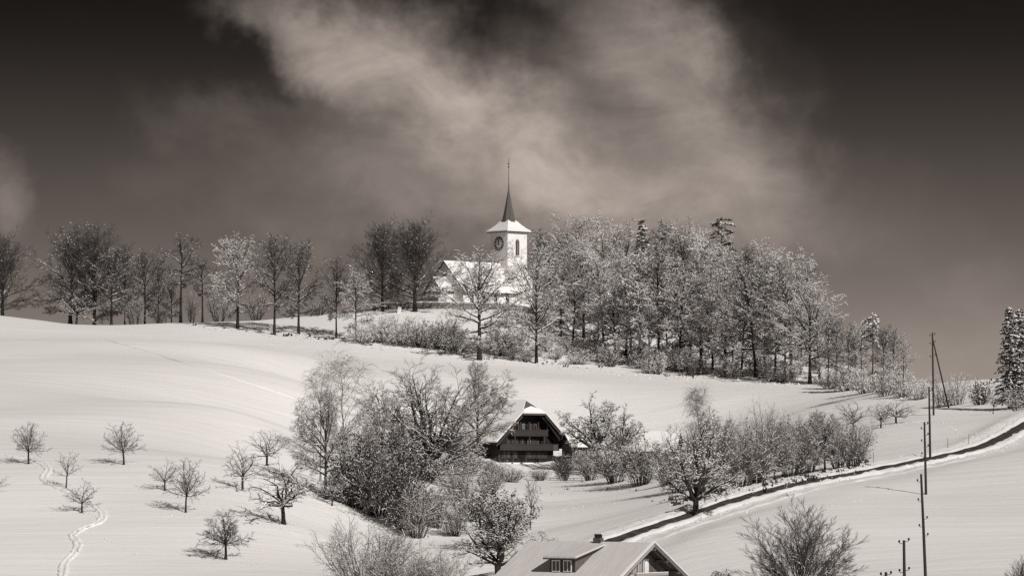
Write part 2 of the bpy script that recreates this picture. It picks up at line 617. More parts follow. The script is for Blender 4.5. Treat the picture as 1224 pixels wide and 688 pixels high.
lane = LANE3[:, :2]
ribbon('lane', lane, [(-0.72, 0.05), (-0.35, 0.09), (0.0, 0.10), (0.35, 0.09), (0.72, 0.05)], M['asphalt'])
nrm_t = np.gradient(lane, axis=0)
nrm_t /= np.linalg.norm(nrm_t, axis=1)[:, None]
lane_n = np.stack([-nrm_t[:, 1], nrm_t[:, 0]], -1)
if lane_n[:, 1].mean() > 0:
    lane_n = -lane_n                                  # towards the camera
ribbon('ploughed_snow_bank', lane + lane_n * 1.2, [(-0.8, -0.06), (-0.4, 0.07), (-0.1, 0.10), (0.25, 0.08), (0.8, -0.06)], M['snow'], jitter=0.08, seed=4)
ribbon('ploughed_snow_bank', lane - lane_n * 1.2, [(-0.7, -0.06), (-0.3, 0.055), (0.0, 0.08), (0.3, 0.055), (0.7, -0.06)], M['snow'], jitter=0.07, seed=5)

trail_px = [(-8, 541), (20, 546), (40, 549), (57, 560), (52, 572), (70, 583), (95, 594), (114, 605), (123, 614), (118, 624), (100, 631), (87, 640), (93, 650), (88, 661), (77, 673), (74, 690), (70, 710)]
trail = polyline(trail_px, 0.35)
TR = [(-0.55, -0.04), (-0.36, 0.10), (-0.2, 0.055), (0.0, 0.012), (0.2, 0.055), (0.36, 0.10), (0.55, -0.04)]
ribbon('trodden_footpath', trail, TR, M['snow'], jitter=0.06, seed=7)
trail2 = polyline([(92 + 260 * t, 396 + 79 * (0.92 * t + 0.08 * t * t)) for t in np.linspace(0.14, 1, 14)], 0.8)
ribbon('field_track', trail2, [(-0.6, -0.05), (-0.25, 0.10), (0, 0.15), (0.2, 0.05), (0.4, -0.05)], M['snow'], jitter=0.03, seed=8)
for k, off in enumerate((3.6,)):
    ribbon('wheel_track', lane[:int(len(lane) * 0.62)] + lane_n[:int(len(lane) * 0.62)] * off, [(-0.9, -0.05), (-0.4, 0.06), (-0.1, 0.01), (0.4, 0.06), (0.9, -0.05)], M['snow'], jitter=0.09, seed=9 + k)
# ------------------------------------------------------------------ church
def arch(w, h, n=7):
    """outline of a round-headed (slightly pointed) opening, in its own plane: (u, v)"""
    r = w / 2
    pts_ = [(-r, 0.0), (r, 0.0)]
    for i in range(n + 1):
        a = math.pi * i / n
        pts_.append((r * math.cos(a), h - r + 1.25 * r * math.sin(a)))
    return pts_


CH_D, CH_ROT = 872.0, R(42)
cb = at(608, 372, CH_D)
church = empty('church', (cb.x, cb.y, cb.z - 0.0), CH_ROT, 'white church with square clock tower and dark needle spire on the hilltop', 'church')
PXM = F_PX / CH_D
EAVE = (372 - 278) / PXM
tw = MB().box(-3, 3, -3, 3, -4, EAVE).build('tower', M['plaster'], church)
# eaves board
MB().box(-3.62, 3.62, -3.62, 3.62, EAVE, EAVE + 0.16).build('eaves', M['darkwood'], tw)
# flared skirt roof with snow


def skirt(levels, sides=4, rot=math.pi / 4):
    b = MB()
    vs, fs = [], []
    for (r_, z) in levels:
        for k in range(sides):
            a = rot + 2 * math.pi * k / sides
            vs.append((r_ * math.cos(a), r_ * math.sin(a), z))
    n = len(levels)
    for i in range(n - 1):
        for k in range(sides):
            k2 = (k + 1) % sides
            fs.append((i * sides + k, i * sides + k2, (i + 1) * sides + k2, (i + 1) * sides + k))
    fs.append(tuple(range(sides))[::-1])
    fs.append(tuple(range((n - 1) * sides, n * sides)))
    return b.add(vs, fs)


q2 = math.sqrt(2)
skirt([(3.72 * q2, EAVE + 0.165), (3.72 * q2, EAVE + 0.42), (2.9 * q2, EAVE + 1.05), (2.1 * q2, EAVE + 1.85), (1.5 * q2, EAVE + 2.6), (1.0 * q2, EAVE + 3.0)]).build('roof_snow', M['snow'], church)
SPZ = [2.3, 2.9, 4.6, 6.8, 8.7, 10.0, 11.6, 15.2]
SPR = [1.80, 1.60, 1.20, 0.74, 0.38, 0.17, 0.10, 0.055]
sp = skirt([(r_, EAVE + z) for r_, z in zip(SPR, SPZ)], 8, math.pi / 8).build('spire', M['shingle'], church)
# shingle courses standing a little proud
for i in range(13):
    z0 = EAVE + 2.95 + i * 0.5
    f = lambda z: float(np.interp(z - EAVE, SPZ, SPR))
    skirt([(f(z0) + 0.05, z0), (f(z0 + 0.36) + 0.005, z0 + 0.36)], 8, math.pi / 8).build('shingle_course', M['shingle'], sp)
rod = MB().tube([(0, 0, EAVE + 15.0), (0, 0, EAVE + 17.7)], [0.06, 0.03], 6).build('rod', M['iron'], church)
ball = MB()
ball.tube([(0, 0, EAVE + 15.1), (0, 0, EAVE + 15.2), (0, 0, EAVE + 15.38), (0, 0, EAVE + 15.5)], [0.05, 0.17, 0.17, 0.05], 8).build('ball', M['iron'], rod)
MB().prism([(-0.34, -0.02, EAVE + 16.0), (-0.1, -0.02, EAVE + 15.85), (0.2, -0.02, EAVE + 15.9), (0.4, -0.02, EAVE + 16.15), (0.15, -0.02, EAVE + 16.05), (-0.1, -0.02, EAVE + 16.1), (-0.24, -0.02, EAVE + 16.25)], (0, 0.04, 0)).build('weathercock', M['iron'], rod)

# clock faces on the two visible sides and the far one; dial centre 292 px row
CZ_ = (372 - 291.5) / PXM


def clock(face_rot):
    m = Matrix.Rotation(face_rot, 4, 'Z')

    def put(b):
        b.v = [tuple(m @ Vector(p)) for p in b.v]
        return b
    rr = 1.62
    ring = [(rr * math.cos(2 * math.pi * k / 40), -3.0, CZ_ + rr * math.sin(2 * math.pi * k / 40)) for k in range(40)]
    ck = put(MB().prism(ring, (0, -0.06, 0))).build('clock_dial', M['dial'], church)
    inner = [(1.02 * math.cos(2 * math.pi * k / 40), -3.063, CZ_ + 1.02 * math.sin(2 * math.pi * k / 40)) for k in range(40)]
    put(MB().prism(inner, (0, -0.02, 0))).build('dial_centre', M['plaster_old'], ck)
    for k in range(12):
        a = math.pi / 2 - 2 * math.pi * k / 12
        b = MB()
        ca, sa = math.cos(a), math.sin(a)
        w_ = 0.09 if k % 3 else 0.14
        poly = []
        for (u, v) in ((1.12, -w_), (1.5, -w_), (1.5, w_), (1.12, w_)):
            poly.append((u * ca - v * sa, -3.063, CZ_ + u * sa + v * ca))
        put(b.prism(poly, (0, -0.02, 0))).build('numeral', M['plaster_old'], ck)
    for (L, w_, a) in ((0.95, 0.11, math.pi / 2 + 0.25), (1.45, 0.085, math.pi / 2 - 0.06)):
        ca, sa = math.cos(a), math.sin(a)
        poly = [(u * ca - v * sa, -3.086, CZ_ + u * sa + v * ca) for (u, v) in ((-0.35, -w_), (L, -w_ * 0.5), (L, w_ * 0.5), (-0.35, w_))]
        put(MB().prism(poly, (0, -0.02, 0))).build('clock_hand', M['dial'], ck)


clock(-math.pi / 2)       # west face (left in the photograph)


def tower_window(face_rot, z0, w, h):
    m = Matrix.Rotation(face_rot, 4, 'Z')

    def put(b):
        b.v = [tuple(m @ Vector(p)) for p in b.v]
        return b
    o = arch(w + 0.5, h + 0.28)
    wn_ = put(MB().prism([(u, -3.0, z0 - 0.12 + v) for u, v in o], (0, -0.05, 0))).build('belfry_window', M['plaster_old'], church)
    put(MB().prism([(u, -3.052, z0 + v) for u, v in arch(w, h)], (0, -0.02, 0))).build('opening', M['glass'], wn_)
    n = 7
    for k in range(n):
        z = z0 + 0.12 + k * (h - 0.55) / n
        put(MB().prism([(-w / 2 + 0.04, -3.074, z), (w / 2 - 0.04, -3.074, z), (w / 2 - 0.04, -3.12, z - 0.12), (-w / 2 + 0.04, -3.12, z - 0.12)], (0, 0.0, 0.05))).build('louvre', M['wood'], wn_)
    put(MB().box(-0.05, 0.05, -3.15, -3.125, z0, z0 + h - 0.1)).build('mullion', M['plaster_old'], wn_)
    put(MB().box(-w / 2 - 0.35, w / 2 + 0.35, -3.22, -3.0, z0 - 0.32, z0 - 0.125)).build('sill', M['plaster_old'], wn_)


tower_window(0.0, (372 - 305.5) / PXM, 0.95, 3.5)


def gabled(parent, x0, x1, yc, hw, eave, ridge, wall_m, over=0.5, along='x', roof_over=0.6, base=-3.0, snow=0.22, verge=0.5):
    """walls + roof slabs + snow; ridge along local x at y = yc (or swapped for 'y')"""
    sw = (lambda p: p) if along == 'x' else (lambda p: (p[1], p[0], p[2]))

    def put(b):
        b.v = [sw(p) for p in b.v]
        return b
    sl = (ridge - eave) / hw
    put(MB().prism([(x0, yc - hw, base), (x0, yc + hw, base), (x0, yc + hw, eave), (x0, yc, ridge), (x0, yc - hw, eave)], (x1 - x0, 0, 0))).build('wall', wall_m, parent)
    for s in (-1, 1):
        e = hw + over
        poly = [(x0 - verge, yc, ridge + 0.03), (x0 - verge, yc + s * e, ridge - e * sl + 0.03), (x0 - verge, yc + s * e, ridge - e * sl + 0.23), (x0 - verge, yc, ridge + 0.23)]
        rf = put(MB().prism(poly, (x1 - x0 + 2 * verge, 0, 0))).build('roof_slope', M['darkwood'], parent)
        poly = [(x0 - verge + 0.04, yc, ridge + 0.235), (x0 - verge + 0.04, yc + s * (e - 0.05), ridge - (e - 0.05) * sl + 0.235),
                (x0 - verge + 0.04, yc + s * (e - 0.05), ridge - (e - 0.05) * sl + 0.235 + snow), (x0 - verge + 0.04, yc, ridge + 0.235 + snow)]
        put(MB().prism(poly, (x1 - x0 + 2 * verge - 0.08, 0, 0))).build('roof_snow', M['snow'], rf, 0.09)


# nave: gable to the left, long slope to the right
gabled(church, -19.8, -3.0, 0.0, 6.6, 4.1, 10.7, M['plaster'], over=0.7, verge=0.25)
for k in range(4):
    xw = -17.2 + k * 3.6
    w_ = MB().prism([(xw + u, -6.6, 0.9 + v) for u, v in arch(1.1, 2.5)], (0, -0.06, 0)).build('nave_window', M['plaster_old'], church)
    MB().prism([(xw + u * 0.8, -6.662, 1.02 + v * 0.92) for u, v in arch(1.1, 2.5)], (0, -0.02, 0)).build('pane', M['glass'], w_)
# side chapel at the tower foot, gable to the right
gabled(church, -6.3, -3.0, -1.2, 2.9, 7.4, 10.3, M['plaster'], over=0.45, along='y', verge=0.35)
# porch before the west gable
gabled(church, -23.6, -19.85, -0.6, 2.6, 4.0, 6.9, M['plaster'], over=0.4, verge=0.35)
MB().box(-23.66, -23.605, -0.78, -0.42, 3.4, 4.9).build('slit_window', M['glass'], church)
MB().prism([(-24.9, -3.9, 2.3), (-22.4, -3.9, 3.5), (-22.4, -3.9, 3.75), (-24.9, -3.9, 2.55)], (0, 6.2, 0)).build('lean_to_snow', M['snow'], church)
MB().prism([(-24.8, -3.8, -3), (-22.45, -3.8, -3), (-22.45, -3.8, 3.4), (-24.8, -3.8, 2.25)], (0, 6.0, 0)).build('lean_to', M['plaster_old'], church)

# churchyard wall
wall_px = [(445, 370), (480, 370.5), (515, 371), (550, 371.5), (585, 371), (615, 370), (640, 371)]
wp = [on_ground(px, py, 852.0 - 0.03 * abs(px - 540)) for px, py in wall_px]
cw = empty('churchyard_wall', wp[2], 0, 'low grey churchyard wall with snow cap left of the church', 'wall')
for k in range(len(wp) - 1):
    a, b = wp[k] - wp[2], wp[k + 1] - wp[2]
    t = (b - a).normalized()
    n_ = Vector((-t.y, t.x, 0)).normalized() * 0.22
    ztop = 1.35
    MB().prism([a + n_ + Vector((0, 0, -1)), a - n_ + Vector((0, 0, -1)), a - n_ + Vector((0, 0, ztop)), a + n_ + Vector((0, 0, ztop))], (b - a)).build('wall_section', M['stone'], cw)
    n2 = n_ * 1.35
    MB().prism([a + n2 + Vector((0, 0, ztop + 0.005)), a - n2 + Vector((0, 0, ztop + 0.005)), a - n2 + Vector((0, 0, ztop + 0.2)), a + n2 + Vector((0, 0, ztop + 0.2))], (b - a)).build('snow_cap', M['snow'], cw)
gp = on_ground(477, 371, 843)
gs = MB().prism([(-0.45, -0.1, -0.3), (0.35, -0.1, -0.3), (0.55, -0.1, 1.35), (-0.15, -0.1, 1.5), (-0.3, -0.1, 1.2)], (0, 0.2, 0)).build('stone_slab', M['white'], None, 0.02)
gs.location = gp
tag(gs, 'small leaning white slab before the churchyard wall between two bare trees', 'slab')

# ------------------------------------------------------------------ big farmhouse with half-hipped roof
FD = 700.0
fb = at(639, 562, FD)
FS = F_PX / FD
farm = empty('farmhouse', (fb.x, fb.y, fb.z), R(47), 'large dark timber farmhouse with balconies and steep half-hipped snowy roof', 'farmhouse')
farm.scale = (1.2, 1, 1)
HW, EV, RG, DEEP = 8.5, 4.8, 12.7, 18.0
SL = (RG - EV) / HW
HH = 2.6                       # half width at the hip eave
HZ = RG - HH * SL
HB = 2.1                        # hip runs back to here
TH = 0.28


def roof_side(s, z_off, th, m, name, parent, inset=0.0):
    x = lambda z: s * (RG - z) / SL
    e0 = EV + inset * SL
    poly = [(x(HZ), inset, HZ), (0, HB + inset, RG), (0, DEEP - inset, RG), (x(e0), DEEP - inset, e0), (x(e0), inset, e0)]
    poly = [(a, b, c + z_off) for a, b, c in poly]
    return MB().prism(poly, (0, 0, th)).build(name, m, parent, 0.1 if inset else 0.0)


for s in (-1, 1):
    r_ = roof_side(s, 0.0, TH, M['darkwood'], 'roof_slope', farm)
    roof_side(s, TH + 0.004, 0.28, M['snow'], 'roof_snow', r_, 0.06)
hip = MB().prism([(-HH, 0, HZ), (HH, 0, HZ), (0, HB, RG)], (0, 0, TH)).build('half_hip', M['tile'], farm)
MB().prism([(-HH + 0.05, 0.05, HZ + TH + 0.005), (HH - 0.05, 0.05, HZ + TH + 0.005), (HH * 0.70, HB * 0.28, HZ + (RG - HZ) * 0.28 + TH + 0.005), (0.1, HB * 0.5, HZ + (RG - HZ) * 0.5 + TH + 0.005), (-HH * 0.72, HB * 0.26, HZ + (RG - HZ) * 0.26 + TH + 0.005)], (0, 0, 0.22)).build('hip_snow', M['snow'], hip)
for s in (-1, 1):              # barge boards under the verge
    MB().prism([(s * HH, 0.06, HZ - 0.03), (s * HW, 0.06, EV - 0.03), (s * HW, 0.06, EV - 0.36), (s * (HH), 0.06, HZ - 0.36)], (0, 0.12, 0)).build('barge_board', M['wood'], farm)
    # curved brace boards that make the dark arch under the roof
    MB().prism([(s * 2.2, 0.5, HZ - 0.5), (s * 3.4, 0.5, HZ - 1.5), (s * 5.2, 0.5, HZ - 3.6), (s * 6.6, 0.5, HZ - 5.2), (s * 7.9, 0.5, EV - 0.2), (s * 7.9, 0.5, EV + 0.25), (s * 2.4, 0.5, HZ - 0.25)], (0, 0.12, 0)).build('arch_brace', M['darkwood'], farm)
WF = 2.2                        # front wall plane
WX = 6.3
wallz = lambda xx: RG - abs(xx) * SL - 0.05
MB().prism([(-WX, WF, 1.5), (WX, WF, 1.5), (WX, WF, wallz(WX)), (0, WF, wallz(0)), (-WX, WF, wallz(WX))], (0, DEEP - WF - 0.8, 0)).build('timber_wall', M['darkwood'], farm)
MB().box(-WX - 0.1, WX + 0.1, WF - 0.1, DEEP - 0.7, -2.0, 1.5).build('masonry_base', M['plaster'], farm)
for xx, w_ in ((-3.2, 0.9), (-1.2, 0.9), (3.4, 0.8)):
    d_ = MB().prism([(xx + u, WF - 0.1, 0.05 + v) for u, v in arch(w_, 1.3)], (0, -0.04, 0)).build('cellar_door', M['darkwood'], farm)
    MB().box(xx + 0.2, xx + 0.28, WF - 0.2, WF - 0.141, 0.5, 0.62).build('handle', M['iron'], d_)


def farm_window(x, z, w, h):
    f_ = MB()
    y1 = WF - 0.002
    f_.box(x - w / 2, x + w / 2, y1 - 0.07, y1, z, z + 0.06).box(x - w / 2, x + w / 2, y1 - 0.07, y1, z + h - 0.06, z + h)
    f_.box(x - w / 2, x - w / 2 + 0.09, y1 - 0.071, y1, z + 0.09, z + h - 0.09).box(x + w / 2 - 0.09, x + w / 2, y1 - 0.071, y1, z + 0.09, z + h - 0.09)
    f_.box(x - 0.05, x + 0.05, y1 - 0.072, y1, z + 0.09, z + h - 0.09)
    o = f_.build('window', M['greywood'] if int(x * 7 + z) % 3 else M['palewood'], farm)
    MB().box(x - w / 2 + 0.09, x + w / 2 - 0.09, y1 - 0.03, y1 - 0.001, z + 0.09, z + h - 0.09).build('pane', M['glass'], o)
    MB().box(x - w / 2 - 0.1, x + w / 2 + 0.1, y1 - 0.2, y1 - 0.075, z - 0.08, z - 0.01).build('sill', M['wood'], o)


for xx in (-5.0, -4.0, -2.4, 0.7, 1.6, 2.5, 3.4, 4.3):
    farm_window(xx, 2.35, 0.72, 1.15)
for xx in (-4.0, -3.1, -2.2, -0.9, 0.7, 1.6, 2.5):
    farm_window(xx, 5.05, 0.66, 0.85)
for xx in (-1.7, -0.6, 1.0, 2.1):
    farm_window(xx, 7.7, 0.6, 1.1)


def balcony(z, x0, x1, y0, mrail, name='balcony'):
    b = MB().box(x0, x1, y0, WF - 0.004, z - 0.25, z - 0.1).build(name, M['darkwood'], farm)
    MB().box(x0 - 0.1, x1 + 0.1, y0 - 0.12, y0 + 0.02, z + 0.86, z + 0.98).build('rail', M['wood'], b)
    s_ = MB()
    n = int((x1 - x0) / 0.24)
    for k in range(n):
        xa = x0 + k * (x1 - x0) / n
        s_.box(xa + 0.02, xa + 0.2, y0 - 0.05, y0, z - 0.2, z + 0.86)
    tag(s_.build('baluster_boards', mrail, b), kind='stuff')
    for xx in np.linspace(x0 + 0.1, x1 - 0.1, 5):
        MB().box(xx - 0.09, xx + 0.09, y0 + 0.025, y0 + 0.2, z + 0.99, z + 2.4 if abs(xx) < 4 else z + 1.4).build('balcony_post', M['wood'], b)


balcony(3.95, -6.9, 6.6, 1.0, M['wood'])
balcony(6.6, -4.3, 4.1, 1.1, M['wood'])
for xx in (-6.1, -3.0, 0.0, 3.0, 6.1):
    MB().box(xx - 0.12, xx + 0.12, WF - 0.12, WF - 0.003, 1.51, 3.69).build('wall_post', M['wood'], farm)
ch_ = MB().box(-1.75, -0.85, 6.2, 7.2, RG - 2.0, RG + 0.9).build('chimney', M['stone'], farm)
MB().box(-1.9, -0.7, 6.05, 7.35, RG + 0.905, RG + 1.1).build('chimney_snow', M['snow'], ch_)


def small_building(name, px, py, D, rot, label, cat, length, hw, eave, ridge, wall_m):
    p = on_ground(px, py, D)
    e = empty(name, p, R(rot), label, cat)
    gabled(e, -length / 2, length / 2, 0, hw, eave, ridge, wall_m, over=0.7, verge=0.6, base=-2.5, snow=0.3)
    d_ = MB().box(-length / 2 - 0.06, -length / 2 - 0.002, -0.6, 0.6, 0, 2.1).build('door', M['wood'], e)
    MB().box(-length / 2 - 0.12, -length / 2 - 0.062, 0.35, 0.45, 0.95, 1.05).build('handle', M['iron'], d_)
    for xx in (-length * 0.25, length * 0.2):
        w_ = MB().box(xx - 0.45, xx + 0.45, -hw - 0.05, -hw - 0.002, 1.2, 2.1).build('window', M['white'], e)
        MB().box(xx - 0.36, xx + 0.36, -hw - 0.07, -hw - 0.052, 1.28, 2.02).build('pane', M['glass'], w_)
    return e


small_building('barn', 508, 548, 676, 28, 'long barn with snowy roof half hidden behind the big spreading tree', 'barn', 10, 4.6, 2.4, 6.8, M['darkwood'])
small_building('storehouse', 690, 553, 706, 24, 'small timber storehouse with snowy roof just right of the farmhouse', 'storehouse', 4.2, 2.3, 3.0, 4.9, M['greywood'])
small_building('shed', 780, 553, 694, -14, 'low shed with pale snow-covered roof behind the old fruit trees right of the farmhouse', 'shed', 9.5, 3.6, 2.2, 5.2, M['darkwood'])

# ------------------------------------------------------------------ chalet roof in the foreground
BD = 363.0
bs = F_PX / BD
bb = at(706, 646.5, BD)
house = empty('chalet', (bb.x, bb.y, bb.z - 8.2), R(-37), 'brown chalet with dormer, chimney and thinly snowed roof at the bottom edge', 'house')
RZ, LW, HWD = 8.2, 7.45, 5.75
SLB = 3.28 / 5.63
EZ = RZ - HWD * SLB


def slab(sgn_, x0, x1, d0, d1, z_off, th, m, name, parent):
    f2 = lambda dd_: RZ - dd_ * SLB + z_off
    poly = [(x0, sgn_ * d0, f2(d0)), (x0, sgn_ * d1, f2(d1)), (x0, sgn_ * d1, f2(d1) + th), (x0, sgn_ * d0, f2(d0) + th)]
    return MB().prism(poly, (x1 - x0, 0, 0)).build(name, m, parent)


for s in (-1, 1):
    rs = slab(s, -LW, LW, 0.0, HWD, -0.30, 0.18, M['wood'], 'roof_slope', house)
    slab(s, -LW + 0.03, LW - 0.03, 0.0, HWD - 0.05, -0.118, 0.02, M['tile'], 'roof_tiles', rs)
    slab(s, -LW + 0.05, LW - 0.02, 0.0, HWD - 0.10, -0.096, 0.10, M['roofsnow'], 'roof_snow', rs)
    # verge: snow lip along the gable edge and the board under it
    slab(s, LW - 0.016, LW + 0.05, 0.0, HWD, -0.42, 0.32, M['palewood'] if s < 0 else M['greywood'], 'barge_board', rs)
    slab(s, LW - 0.25, LW + 0.08, 0.0, HWD - 0.05, 0.006, 0.09, M['snow'], 'verge_snow', rs)
    for dd_ in (0.25, 2.3, 4.2):   # purlins under the overhang
        zc = RZ - dd_ * SLB - 0.30
        MB().box(4.9, LW - 0.04, s * dd_ - 0.1, s * dd_ + 0.1, zc - 0.33, zc - 0.1).build('purlin', M['greywood'], house)
wy = 4.7
wz = lambda yy: RZ - abs(yy) * SLB - 0.34
GXW = 5.9
MB().prism([(-LW + 0.7, -wy, -4), (-LW + 0.7, wy, -4), (-LW + 0.7, wy, wz(wy)), (-LW + 0.7, 0, wz(0)), (-LW + 0.7, -wy, wz(wy))], (LW - 0.7 + GXW, 0, 0)).build('wall', M['greywood'], house)


def house_window(parent, x, y, z, w, h, axis):
    """axis 'x': in a wall facing +x at x; axis 'y': facing -y at y"""
    def bx(u0, u1, d0, d1, z0, z1):
        return (x + d0, x + d1, y + u0, y + u1, z0, z1) if axis == 'x' else (x + u0, x + u1, y - d1, y - d0, z0, z1)
    b = MB()
    t = 0.075
    b.box(*bx(-w / 2, w / 2, 0.003, 0.08, z, z + t)).box(*bx(-w / 2, w / 2, 0.003, 0.08, z + h - t, z + h))
    for u in (-w / 2, w / 2 - t):
        b.box(*bx(u, u + t, 0.004, 0.081, z + t, z + h - t))
    o = b.build('window', M['white'], parent)
    MB().box(*bx(-w / 2 + t, w / 2 - t, 0.005, 0.03, z + t, z + h - t)).build('pane', M['glass'], o)
    MB().box(*bx(-0.03, 0.03, 0.032, 0.07, z + t, z + h - t)).build('glazing_bar', M['white'], o)
    return o


for yy in (-1.55, -0.75, 0.05):
    house_window(house, GXW, yy, 5.05, 0.62, 1.45, 'x')
MB().box(GXW + 0.003, GXW + 0.05, 0.55, 1.25, 4.6, 6.6).build('balcony_door', M['white'], house)
# gable boarding
for k in range(30):
    yy = -4.5 + k * 0.3
    z0, z1 = 4.3, wz(max(abs(yy), abs(yy + 0.26))) - 0.06
    if z1 > z0 + 0.2 and not (-1.9 < yy + 0.13 < 1.3):
        MB().box(GXW + 0.002, GXW + 0.03, yy, yy + 0.26, z0, z1).build('wall_board', M['greywood'], house)
bal = MB().box(GXW + 0.004, LW - 0.25, -2.6, 2.5, 3.95, 4.12).build('balcony', M['greywood'], house)
MB().box(LW - 0.34, LW - 0.16, -2.7, 2.6, 5.02, 5.30).build('rail', M['palewood'], bal)
MB().box(LW - 0.36, LW - 0.14, -2.68, 2.58, 5.305, 5.36).build('rail_snow', M['snow'], bal)
for k in range(26):
    yy = -2.62 + k * 0.2
    MB().box(LW - 0.28, LW - 0.24, yy, yy + 0.16, 4.0, 5.02).build('balcony_board', M['greywood'], bal)
for s in (-1, 1):
    MB().prism([(LW - 0.5, s * 0.1, RZ - 0.55), (LW - 0.5, s * 0.3, RZ - 0.55), (LW - 0.5, s * 3.6, RZ - 2.35), (LW - 0.5, s * 3.4, RZ - 2.45)], (0.14, 0, 0)).build('gable_brace', M['greywood'], house)
# shed dormer on the near slope
DX0, DX1 = -1.25, 1.7
dy = -4.9                      # front plane
dtop = RZ - 1.58
yb = -(RZ - (dtop + 0.62)) / SLB
dor = MB().prism([(DX0, dy, RZ + dy * SLB - 0.3), (DX0, dy, dtop), (DX0, -1.2, dtop + 0.85), (DX0, -1.2, RZ - 1.2 * SLB - 0.3)], (DX1 - DX0, 0, 0)).build('dormer', M['wood'], house)
MB().prism([(DX0 - 0.45, dy - 0.55, dtop - 0.04), (DX0 - 0.45, dy - 0.55, dtop + 0.08), (DX0 - 0.45, -0.65, dtop + 1.22), (DX0 - 0.45, -0.65, dtop + 1.10)], (DX1 - DX0 + 0.9, 0, 0)).build('dormer_roof', M['wood'], dor)
MB().prism([(DX0 - 0.42, dy - 0.52, dtop + 0.085), (DX0 - 0.42, dy - 0.52, dtop + 0.26), (DX0 - 0.42, -0.6, dtop + 1.38), (DX0 - 0.42, -0.6, dtop + 1.235)], (DX1 - DX0 + 0.86, 0, 0)).build('dormer_snow', M['roofsnow'], dor)
for xx in (-0.5, 0.85):
    house_window(dor, xx, dy, dtop - 1.22, 0.95, 1.1, 'y')
zr = lambda yy: RZ + yy * SLB
for k in range(14):             # boards of the sunny cheek
    ya, yb2 = dy + 0.02 + k * 0.26, dy + 0.02 + k * 0.26 + 0.235
    zt = lambda yy: dtop + (yy - dy) * 0.229 - 0.02
    if zt(ya) < zr(ya) + 0.1:
        break
    MB().prism([(DX1 + 0.003, ya, zr(ya) - 0.1), (DX1 + 0.003, yb2, zr(yb2) - 0.1), (DX1 + 0.003, yb2, zt(yb2)), (DX1 + 0.003, ya, zt(ya))], (0.03, 0, 0)).build('cheek_board', M['greywood'], dor)
# chimney with capped flues
cxm = 0.9
chm = MB().box(cxm - 0.42, cxm + 0.42, -0.28, 0.3, RZ - 1.0, RZ + 0.36).build('chimney', M['tile'], house)
for k in (-0.3, 0.0, 0.3):
    f3 = MB().box(cxm + k - 0.09, cxm + k + 0.09, -0.1, 0.12, RZ + 0.365, RZ + 0.72).build('flue', M['iron'], chm)
    MB().box(cxm + k - 0.14, cxm + k + 0.14, -0.16, 0.18, RZ + 0.725, RZ + 0.8).build('cap_snow', M['snow'], f3)

# ------------------------------------------------------------------ line poles
def pole(px0, py0, px1, py1, D, label, ins=(), side=1, strut=None, sink=0.6):
    b_ = on_ground(px0, py0, D) if D else on_ground(px0, py0)
    top = at(px1, py1, b_.y)
    h_ = top - b_
    e = empty('telegraph_pole', b_, 0, label, 'pole', 'line poles along the slope')
    MB().tube([(0, 0, -sink), h_ * 0.5, h_], [0.15, 0.13, 0.10], 9).build('pole_shaft', M['pole'], e)
    for k, f_ in enumerate(ins):
        p = h_ * f_
        s = side if k % 2 == 0 else -side
        br = MB().tube([p, p + Vector((0.30 * s, 0, -0.02)), p + Vector((0.36 * s, 0, 0.06))], 0.025, 5).build('bracket', M['iron'], e)
        MB().tube([p + Vector((0.36 * s, 0, 0.06)), p + Vector((0.36 * s, 0, 0.12)), p + Vector((0.36 * s, 0, 0.22)), p + Vector((0.36 * s, 0, 0.26))], [0.05, 0.085, 0.075, 0.03], 8).build('insulator', M['iron'], br)
    if strut:
        q = strut - b_
        MB().tube([h_ * 0.93, q], [0.09, 0.12], 8).build('strut', M['pole'], e)
    return e


st = on_ground(1134, 478, 560)
pole(1116, 496, 1114.5, 397, None, 'tallest line pole, at the skyline, with slanting strut pole', (0.97, 0.955, 0.88, 0.86, 0.72, 0.70), 1, st)
pole(1112, 548.5, 1110.5, 462, None, 'plain line pole standing right at the edge of the lane', (0.95,))
pole(1107, 590.5, 1105, 504, None, 'line pole with staggered insulators just below the lane', (0.97, 0.90, 0.82, 0.73, 0.66, 0.55), 1)
pole(1107, 700, 1101, 566, None, 'thick line pole in the lower field, its foot cut by the picture edge', (0.93, 0.83, 0.76, 0.60, 0.53, 0.45), -1)
pole(1082, 745, 1080.5, 645, 285, 'short line pole with fork of three insulators low in the picture', (0.99, 0.97, 0.72, 0.7, 0.6), 1)
pole(1059, 772, 1059, 683, 270, 'nearest line pole, only its tip in the picture', (0.97, 0.955), 1)

# road-side marker posts and garden fence at the farm
for k, (px, py) in enumerate(((1158, 530), (1044, 552), (1133, 535))):
    p = on_ground(px, py)
    o = MB().tube([(0, 0, -0.3), (0, 0, 1.2)], [0.045, 0.035], 6).build('snow_marker', M['greywood'])
    o.location = p
    tag(o, ('thin snow marker rod above the lane near the spruces', 'thin snow marker rod at the right end of the hedge', 'thin snow marker rod above the lane right of the poles')[k], 'marker', 'snow markers along the lane')
fen = empty('garden_fence', on_ground(690, 572, 640), 0, 'low dark garden fence on the slope below the farmhouse', 'fence')
fo = fen.location
prev = None
for k in range(12):
    p = on_ground(648 + k * 9.5, 572, 640 - k * 0.6) - fo
    MB().box(p.x - 0.05, p.x + 0.05, p.y - 0.05, p.y + 0.05, p.z - 0.4, p.z + 0.85).build('fence_post', M['wood'], fen)
    if prev is not None:
        for hz_ in (0.35, 0.7):
            MB().tube([prev + Vector((0, -0.07, hz_)), p + Vector((0, -0.07, hz_))], 0.04, 5).build('fence_rail', M['greywood'], fen)
    prev = p

